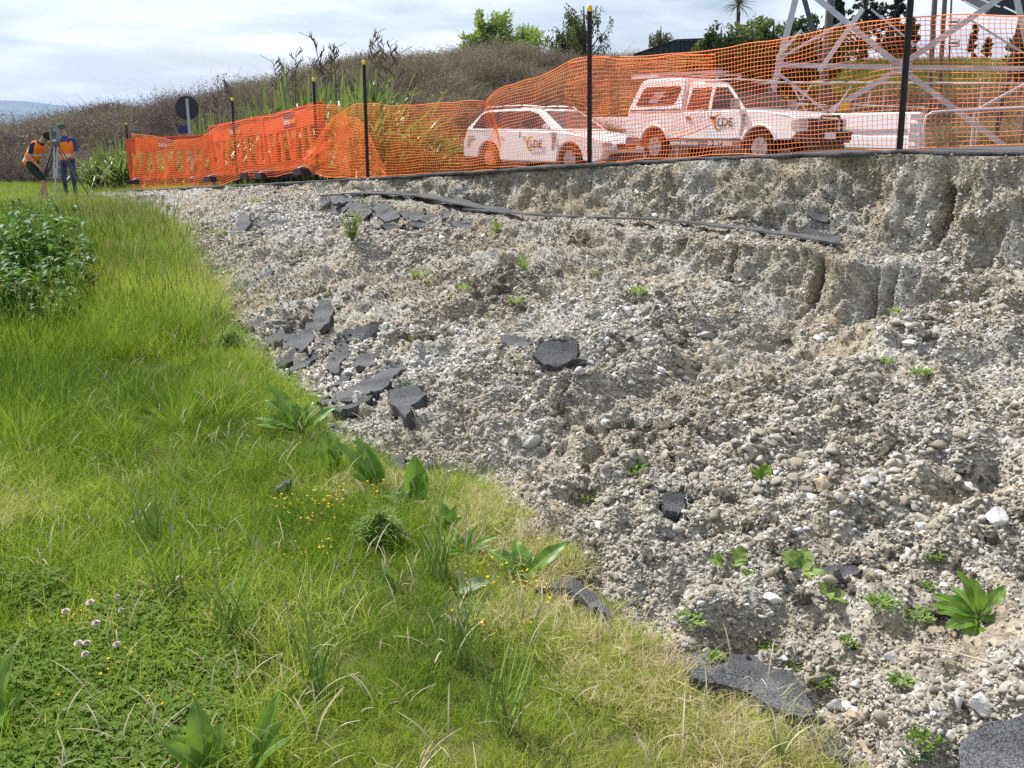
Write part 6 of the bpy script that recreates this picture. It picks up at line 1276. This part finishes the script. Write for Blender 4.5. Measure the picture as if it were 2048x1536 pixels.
# ------------------------------------------------------------------ trees and bushes
M_trunk = mat('bark', (.12, .09, .07), .95, .1, noise=(8, .4)); 
def lmat(nm, a, b): return leafmat(nm, a, b, 1.2, .35, .6, .3)
M_t = {'willow': lmat('bright_foliage', (.28, .38, .06), (.16, .25, .04)), 'dark': lmat('dark_foliage', (.07, .11, .025), (.035, .06, .018)), 'olive': lmat('olive_foliage', (.10, .13, .035), (.06, .085, .025)),
       'pine': lmat('pine_foliage', (.035, .06, .025), (.02, .035, .018)), 'mid': lmat('mid_foliage', (.13, .18, .04), (.07, .11, .025)), 'grey': lmat('grey_foliage', (.13, .15, .07), (.08, .09, .045))}
def tree(name, lb, cat, px, ptop, pbase, Y, wpx, mm, n=2600, style='round', ls=.10, seed=0, group=None):
    rg = np.random.default_rng(seed + 900); top = P(px, ptop, Y); bp = P(px, pbase, Y); g = surf_z(bp.x, bp.y); H = top.z - g; Wd = wpx / F * Y / 2 * 1.1; rt = empty(name, (bp.x, bp.y, g)); tag(rt, lb, cat, group)
    br = []; mb = MB(); crown0 = min(.22, max(0.0, (bp.z - g) / H)) if H > 0 else 0
    nb = {'round': 16, 'spindly': 26, 'pine': 30}[style]; r0 = .035 * H + .03
    mb.tube([(0, 0, -.1), (.02 * H, 0, H * .4), (0, .01, H * .93)], [r0, r0 * .7, r0 * .15], 7)
    for k in range(nb):
        a = rg.uniform(0, 6.28)
        if style == 'pine': t = rg.uniform(.04, 1); L_ = Wd * (1.15 - t) * rg.uniform(.7, 1.1); e = (math.cos(a) * L_, math.sin(a) * L_, H * t + L_ * .45); b = (0, 0, H * t)
        elif style == 'spindly': t = rg.uniform(.1, .6); L_ = Wd * rg.uniform(.3, 1); e = (math.cos(a) * L_, math.sin(a) * L_, H * min(1, t + rg.uniform(.3, .55)) * (1 - .25 * L_ / Wd)); b = (0, 0, H * t * .6)
        else: ph = rg.uniform(-.2, 1.3); L_ = Wd * rg.uniform(.55, .95) * math.cos(ph * .9); cz = H * (crown0 + (1 - crown0) * .45); e = (math.cos(a) * L_, math.sin(a) * L_, cz + math.sin(ph) * (H - cz) * .85); b = (0, 0, H * max(.1, crown0 * .8))
        b, e = Vector(b), Vector(e); m_ = (b + e) / 2 + Vector((0, 0, .04 * H)); mb.tube([b, m_, e], [r0 * .35, r0 * .2, r0 * .06], 5, caps=False); br.append((b, m_, e))
    mb.build('trunk', M_trunk, rt)
    V = []; Fc = []
    cl_ = []
    for b, m_, e in br:
        for j in range(7 if style != 'spindly' else 9):
            t = rg.uniform(.35, 1.05); q = (b.lerp(m_, t * 2) if t < .5 else m_.lerp(e, t * 2 - 1)); cl_.append((np.array(q) + rg.normal(size=3) * Wd * (.10 if style != 'pine' else .16), rg.uniform(.5, 1)))
    per = max(8, n // len(cl_)); cs_ = Wd * {'round': .27, 'spindly': .07, 'pine': .10}[style]
    for c_, q in cl_:
        k = per; d = rg.normal(size=(k, 3)); d /= np.linalg.norm(d, axis=1)[:, None]; p = c_ + d * (cs_ * q * rg.uniform(.3, 1.15, k)[:, None] + .03) * np.array([1, 1, .8 if style != 'spindly' else 2.2])
        s = rg.normal(size=(k, 3)); s[:, 2] += .3 if style != 'spindly' else 1.6; s /= np.linalg.norm(s, axis=1)[:, None]; t2 = np.cross(s, rg.normal(size=(k, 3))); t2 /= np.linalg.norm(t2, axis=1)[:, None]; w = ls * rg.uniform(.5, 1.2, k)[:, None]
        o = len(V) * 0 + sum(len(v) for v in V); V.append(np.concatenate([p - s * w, p + t2 * w * .42, p + s * w, p - t2 * w * .42])); i = np.arange(k); Fc.append(np.stack([o + i, o + k + i, o + 2 * k + i, o + 3 * k + i], -1))
    npmesh('crown', np.concatenate(V), np.concatenate(Fc), M_t[mm], rt)
gt = 'trees and bushes on the hilltop'
tree('willow_tree', 'taller bright yellow green willow on the skyline', 'tree', 985, 16, 90, 50, 78, 'willow', 5200, 'round', .10, 1, gt)
tree('willow_tree', 'broader bright green willow right of the taller one', 'tree', 1045, 46, 92, 50, 110, 'willow', 4200, 'round', .10, 2, gt)
tree('willow_tree', 'small pale willow left of the taller one', 'tree', 940, 62, 95, 50, 60, 'willow', 2000, 'round', .10, 3, gt)
tree('scraggly_tree', 'thin twiggy olive tree behind the tall capped post', 'tree', 1165, 2, 150, 42, 110, 'olive', 3600, 'spindly', .07, 4, gt)
tree('scraggly_tree', 'second twiggy olive tree left of the tall capped post', 'tree', 1135, 40, 140, 43, 80, 'olive', 2600, 'spindly', .07, 5, gt)
tree('shrub', 'small grey shrub on the skyline right of the tall capped post', 'shrub', 1320, 44, 100, 46, 50, 'grey', 1500, 'spindly', .07, 6, gt)
for k, (px, pt, w, mm, lb) in enumerate([(1440, 45, 90, 'dark', 'dark bush left of the cabbage tree'), (1500, 30, 110, 'mid', 'green bush behind the cabbage tree'), (1545, 25, 100, 'mid', 'large green bush left of the tower leg'), (1600, 30, 90, 'dark', 'dark bush between the tower legs'),
                                        (1655, 60, 80, 'mid', 'green bush behind the single dark pole'), (1480, 90, 120, 'dark', 'low dark bush under the cabbage tree'), (1580, 100, 120, 'dark', 'low dark bush behind the tower'), (1390, 80, 60, 'mid', 'bush behind the green screen'), (2050, 34, 60, 'dark', 'dark bush cut by the right edge')]):
    tree('bush', lb, 'bush', px, pt, pt + 60, 38 if k != 8 else 36, w, mm, 4200, 'round', .10, 20 + k, 'bushes left of the tower')
for k, (px, pt, w, Y, lb) in enumerate([(1720, -60, 110, 44, 'tall dark pine with its top above the picture'), (1790, -10, 60, 46, 'dark pine right of the tallest one'), (1670, 0, 44, 45, 'slim dark pine left of the tallest one'), (1815, 36, 44, 50, 'pine close behind the near black post'), (1945, 54, 20, 58, 'small lone pine on the green field'), (1975, 76, 22, 60, 'tiny rounded pine on the green field')]):
    tree('pine_tree', lb, 'tree', px, pt, 110 if k < 4 else 95, Y, w, 'pine', 3600 if k < 4 else 900, 'pine', .12, 40 + k, 'pines behind the tower')
# cabbage tree
c = P(1477, 10, 40); g = surf_z(c.x, c.y); ct = empty('cabbage_tree', (c.x, c.y, g)); tag(ct, 'cabbage tree with a bare trunk and spiky head at the top', 'tree', gt); Hc = c.z - g
mb = MB(); mb.tube([(0, 0, -.1), (.06, 0, Hc * .5), (0, 0, Hc)], [.10, .08, .07], 8); mb.build('trunk', M_trunk, ct); mb = MB(); rg = random.Random(5)
for k in range(90):
    a = rg.uniform(0, 6.28); e = rg.uniform(-.9, 1.4); d = Vector((math.cos(a) * math.cos(e), math.sin(a) * math.cos(e), math.sin(e))); leaf(mb, (0, 0, Hc), Vector((0, 0, Hc)) + d * rg.uniform(.5, .8), .05, n=4, pet=0, droop=.12, seed=k)
mb.build('crown', M_t['grey'], ct)
for k, (px, py, Y, h_, lb) in enumerate([(660, 200, 31, 1.6, 'k')]): pass
# ------------------------------------------------------------------ people
M_skin = mat('skin', (.42, .24, .17), .6, .3); M_vest = mat('orange_vest', (.90, .22, .02), .7, .2, noise=(4, .15)); M_refl = mat('reflective_tape', (.60, .60, .55), .4, .4); M_dkshirt = mat('dark_shirt', (.02, .025, .045), .8, .2)
M_blue = mat('blue_shirt', (.05, .06, .16), .8, .2); M_jean = mat('navy_trousers', (.02, .03, .09), .8, .2, noise=(6, .5, (.06, .09, .2))); M_olive = mat('dark_green_shorts', (.02, .035, .025), .8, .2); M_hair = mat('dark_hair', (.03, .022, .016), .8, .2)
M_cap2 = mat('camouflage_cap', (.10, .12, .08), .8, .2, noise=(20, .6)); M_boot = mat('work_boot', (.06, .045, .035), .7, .3)
def skinned(name, joints, edges, m, parent, root=0, sub=2, zones=None):
    """one continuous surface grown over a skeleton; zones: function(centre) -> material index"""
    me = bpy.data.meshes.new(name); me.from_pydata([j[0] for j in joints], edges, []); ob = bpy.data.objects.new(name, me); COL.objects.link(ob)
    sk_ = ob.modifiers.new('s', 'SKIN'); sk_.use_smooth_shade = True
    for i, j in enumerate(joints):
        v = me.skin_vertices[0].data[i]; r = j[1] if isinstance(j[1], tuple) else (j[1], j[1]); v.radius = r; v.use_root = (i == root)
    ob.modifiers.new('u', 'SUBSURF').levels = sub
    dg = bpy.context.evaluated_depsgraph_get(); ev = ob.evaluated_get(dg); nm = bpy.data.meshes.new_from_object(ev); bpy.data.objects.remove(ob)
    o = bpy.data.objects.new(name, nm); COL.objects.link(o); nm.materials.clear(); [nm.materials.append(x) for x in (m if isinstance(m, list) else [m])]
    if zones:
        for p in nm.polygons: p.material_index = zones(p.center)
    o.parent = parent; return o
def hand_chain(J, E, wrist, d, up, s=1, curl=.5):
    """palm and five separate bent fingers rooted in it"""
    w = Vector(J[wrist][0]); d = Vector(d).normalized(); up = Vector(up).normalized(); sd_ = d.cross(up).normalized() * s; p = w + d * .05; J.append((p, (.032, .016))); pi = len(J) - 1; E.append((wrist, pi))
    for k in range(4):
        b = p + d * .04 + sd_ * (.030 - .020 * k); J.append((b, .010)); i = len(J) - 1; E.append((pi, i)); L_ = (.07, .08, .075, .06)[k]; m_ = b + d * L_ * .5 - up * L_ * curl * .3; J.append((m_, .009)); E.append((i, i + 1)); J.append((m_ + d * L_ * .3 - up * L_ * curl * .8, .008)); E.append((i + 1, i + 2))
    b = p + sd_ * .035 - d * .015; J.append((b, .011)); i = len(J) - 1; E.append((pi, i)); J.append((b + (sd_ + d) * .025 - up * .02, .009)); E.append((i, i + 1))
def person(label, loc, rz, pose, look):
    rt = empty('person', loc, rz); tag(rt, label, 'person', 'surveyors by the tripod'); g = pose; J = []; E = []
    def j(p, r): J.append((Vector(p), r)); return len(J) - 1
    pel = j(g['pelvis'], (.15, .12)); sp_ = j(g['waist'], (.14, .11)); ch = j(g['chest'], (.17, .12)); nk0 = j(g['neckb'], (.09, .08)); nk = j(g['neck'], .055); E += [(pel, sp_), (sp_, ch), (ch, nk0), (nk0, nk)]
    hd = j(g['head'], (.082, .098)); h2 = j(Vector(g['head']) + (Vector(g['head']) - Vector(g['neck'])).normalized() * .10, (.070, .085)); E += [(nk, hd), (hd, h2)]
    for s in 'lr':
        a = j(g['sh' + s], .065); b = j(g['el' + s], .045); c = j(g['wr' + s], .030); E += [(nk0 if False else ch, a), (a, b), (b, c)]; d = (Vector(g['wr' + s]) - Vector(g['el' + s])); hand_chain(J, E, c, d, (0, -.3, 1), 1 if s == 'l' else -1)
        a = j(g['hip' + s], .095); b = j(g['kn' + s], .062); c = j(g['an' + s], .042); t = j(Vector(g['an' + s]) + Vector((.13 * math.cos(g.get('ft' + s, 0)), .13 * math.sin(g.get('ft' + s, 0)), -.045)), .038); E += [(pel, a), (a, b), (b, c), (c, t)]
    skinned('body', J, E, look['mats'], rt, pel, 2, look['zone'])
    # face: nose, ears, eyes, mouth
    H = Vector(g['head']); f = Vector(g['face']).normalized(); up = (H - Vector(g['neck'])).normalized(); f = (f - up * f.dot(up)).normalized(); s = up.cross(f); c = H + up * .04
    mb = MB(); mb.tube([c + f * .075 + up * .02, c + f * .115 - up * .01, c + f * .085 - up * .025], [.008, .015, .010], 6); [mb.tube([c + s * q * .078, c + s * q * .09], [.028, .020], 8) for q in (-1, 1)]; mb.build('nose_and_ears', M_skin, rt)
    mb = MB(); [mb.tube([c + s * q * .03 + f * .078 + up * .025, c + s * q * .03 + f * .09 + up * .025], .010, 6) for q in (-1, 1)]; mb.bar(c + f * .086 - up * .052 - s * .022, c + f * .086 - up * .052 + s * .022, .008, .008); mb.build('eyes_and_mouth', M_hair, rt)
    # hair or cap
    mb = MB(); n, r = 16, .098; cc = c + up * .035 - f * .008; rows = [(1.06, -.035), (1.08, .02), (.90, .07), (.55, .098), (.1, .11)]
    vs = [cc + (f * math.cos(2 * math.pi * k / n) * 1.08 + s * math.sin(2 * math.pi * k / n) * .92) * r * q + up * z for q, z in rows for k in range(n)]
    mb.add(vs, [(i * n + k, i * n + (k + 1) % n, (i + 1) * n + (k + 1) % n, (i + 1) * n + k) for i in range(4) for k in range(n)] + [tuple(range(4 * n, 5 * n))], 0, True)
    if look.get('cap'): b = cc + f * .09 + up * .02; mb.add([b + s * -.07, b + s * .07, b + s * .05 + f * .085 - up * .012, b - s * .05 + f * .085 - up * .012, b + s * -.07 + up * .008, b + s * .07 + up * .008, b + s * .05 + f * .085 - up * .005, b - s * .05 + f * .085 - up * .005], [(0, 3, 2, 1), (4, 5, 6, 7), (0, 1, 5, 4), (1, 2, 6, 5), (2, 3, 7, 6), (3, 0, 4, 7)])
    mb.build('cap' if look.get('cap') else 'hair', look['top'], rt)
    # hi-vis vest: a shell following the torso with reflective bands
    JV = [(Vector(g['vhem']), (.185, .15)), (Vector(g['waist']), (.180, .145)), (Vector(g['chest']), (.200, .155)), (Vector(g['neckb']) - (Vector(g['neckb']) - Vector(g['chest'])) * .12, (.12, .105))] + [(Vector(g['sh' + q]), .088) for q in 'lr']
    hem = Vector(g['vhem']); axis = (Vector(g['chest']) - hem).normalized(); Lt = (Vector(g['chest']) - hem).length
    def z_(p): t = (p - hem).dot(axis) / Lt; return 1 if (.22 < t < .36) or (.70 < t < .80 and look.get('band2')) else 0
    skinned('vest', JV, [(0, 1), (1, 2), (2, 3), (2, 4), (2, 5)], [M_vest, M_refl], rt, 1, 3, z_)
    return rt
# the standing one, seen behind the instrument
Yp = 24.3; c = P(130, 394, Yp); g0 = float(G(c.x, c.y)); x0 = 0
hgt = 1.76
stand = dict(pelvis=(0, 0, .95), waist=(0, .0, 1.10), chest=(0, .01, 1.33), neckb=(0, .01, 1.47), neck=(-.01, 0, 1.54), head=(-.04, -.02, 1.61), face=(-.9, -.45, -.1), vhem=(0, 0, .90),
             shl=(.19, .02, 1.42), ell=(.25, .0, 1.15), wrl=(.17, -.16, .98), shr=(-.17, .0, 1.42), elr=(-.24, -.12, 1.18), wrr=(-.22, -.30, 1.30), hipl=(.10, 0, .90), knl=(.11, -.02, .50), anl=(.11, .03, .09), hipr=(-.09, 0, .90), knr=(-.11, -.05, .50), anr=(-.10, 0, .09), ftl=-2.2, ftr=-2.2)
def zn_stand(p): return 2 if p.z < .12 else (1 if p.z < .98 else (0 if (p.z > 1.50 and abs(p.x + .03) < .11) or (p.z < 1.12 and abs(p.x) > .15) or p.y < -.2 else 3))
person('person in camouflage cap and orange vest standing upright behind the tripod', (c.x + .0, c.y + .35, g0), 0, stand, dict(mats=[M_skin, M_jean, M_boot, M_blue], zone=zn_stand, cap=True, top=M_cap2, band2=False))
# the bending one, leaning to the eyepiece, facing right
c = P(88, 400, 23.4); g0 = float(G(c.x, c.y))
bend = dict(pelvis=(-.22, 0, .86), waist=(-.16, 0, 1.02), chest=(-.02, 0, 1.24), neckb=(.09, 0, 1.35), neck=(.15, 0, 1.40), head=(.20, 0, 1.45), face=(1, -.15, .05), vhem=(-.31, 0, .83),
            shl=(.0, .19, 1.30), ell=(-.22, .28, 1.26), wrl=(-.02, .26, 1.06), shr=(-.01, -.20, 1.29), elr=(-.06, -.27, 1.02), wrr=(.10, -.24, .84), hipl=(-.21, .10, .82), knl=(-.02, .12, .48), anl=(-.12, .12, .09), hipr=(-.20, -.10, .82), knr=(.10, -.12, .50), anr=(.16, -.12, .09), ftl=0, ftr=-.2)
def zn_bend(p): return 2 if p.z < .11 else (0 if p.z < .50 else (1 if p.z < .93 and abs(p.y) < .21 and p.x < .16 else (0 if p.x > .10 and p.z > 1.34 or p.z < 1.10 and abs(p.y) > .2 or p.x > .25 else 3)))
person('person in shorts and orange vest bending towards the instrument', (c.x, c.y, g0), R(-8), bend, dict(mats=[M_skin, M_olive, M_boot, M_dkshirt], zone=zn_bend, top=M_hair, band2=True))
# tripod and survey instrument
c = P(112, 405, 23.0); g0 = float(G(c.x, c.y)); tr = empty('survey_tripod', (c.x, c.y, g0)); tag(tr, 'survey tripod with spread grey legs in front of the surveyors', 'tripod'); top = P(112, 288, 23.0) - tr.location; M_tri = mat('tripod_leg', (.10, .10, .12), .5, .4); M_trib = mat('tripod_leg_lit_grey', (.34, .38, .42), .5, .4)
for (fx_, fy_, fy2), m in (((110, 408, 22.5), M_trib), ((185, 388, 23.3), M_tri), ((74, 398, 23.8), M_tri)):  # front leg is paler: the light on it is put into its grey
    f_ = P(fx_, fy_, fy2) - tr.location; f_.z = float(G(c.x + f_.x, c.y + f_.y)) - g0; q = empty('leg'); q.parent = tr; mid_ = top.lerp(f_, .55); u = (f_ - top).cross(Vector((0, 1, 0))).normalized() * .035
    mb = MB(); mb.bar(top + u, mid_ + u, .028, .028); mb.bar(top - u, mid_ - u, .028, .028); mb.bar(mid_ - u * 1.4, mid_ + u * 1.4, .04, .04); mb.build('upper_rails', m, q); mb = MB(); mb.tube([top.lerp(f_, .40), f_], [.022, .012], 8); mb.build('lower_leg', m, q)
mb = MB(); mb.tube([top - Vector((0, 0, .03)), top + Vector((0, 0, .03))], .085, 16); mb.build('head_plate', M_tri, tr)
ins = empty('total_station', tuple(top + tr.location + Vector((0, 0, .03)))); tag(ins, 'grey survey instrument mounted on top of the tripod', 'instrument'); M_ins = mat('instrument_grey', (.20, .27, .27), .5, .4)
mb = MB(); mb.box((0, 0, .05), (.16, .14, .07)); mb.box((-.075, 0, .20), (.05, .13, .26)); mb.box((.075, 0, .20), (.05, .13, .26)); mb.box((0, 0, .345), (.17, .05, .03)); mb.build('housing', M_ins, ins, bevel=.008)
mb = MB(); mb.tube([(0, -.10, .22), (0, .10, .22)], [.045, .038], 14); mb.build('telescope', M_tri, ins); mb = MB(); mb.tube([(0, 0, -.01), (0, 0, .02)], .07, 14); mb.build('tribrach', M_tri, ins); mb = MB(); mb.box((0, -.08, .05), (.10, .01, .05)); mb.build('display', M_lamp, ins)

# ------------------------------------------------------------------ the air
hz = MB(); hz.box((0, 3000, 70), (24000, 10400, 330)); hzv = bpy.data.materials.new('air'); hzv.use_nodes = True; t = hzv.node_tree; t.nodes.clear(); o_ = N(t, 'ShaderNodeOutputMaterial'); pv = N(t, 'ShaderNodeVolumePrincipled')
pv.inputs['Color'].default_value = (.50, .66, 1.0, 1); pv.inputs['Density'].default_value = .00012; pv.inputs['Anisotropy'].default_value = .3; t.links.new(pv.outputs[0], o_.inputs['Volume'])
hb = hz.build('haze', hzv); tag(hb, 'thin pale air between the camera and the far hills', 'haze', kind='stuff')
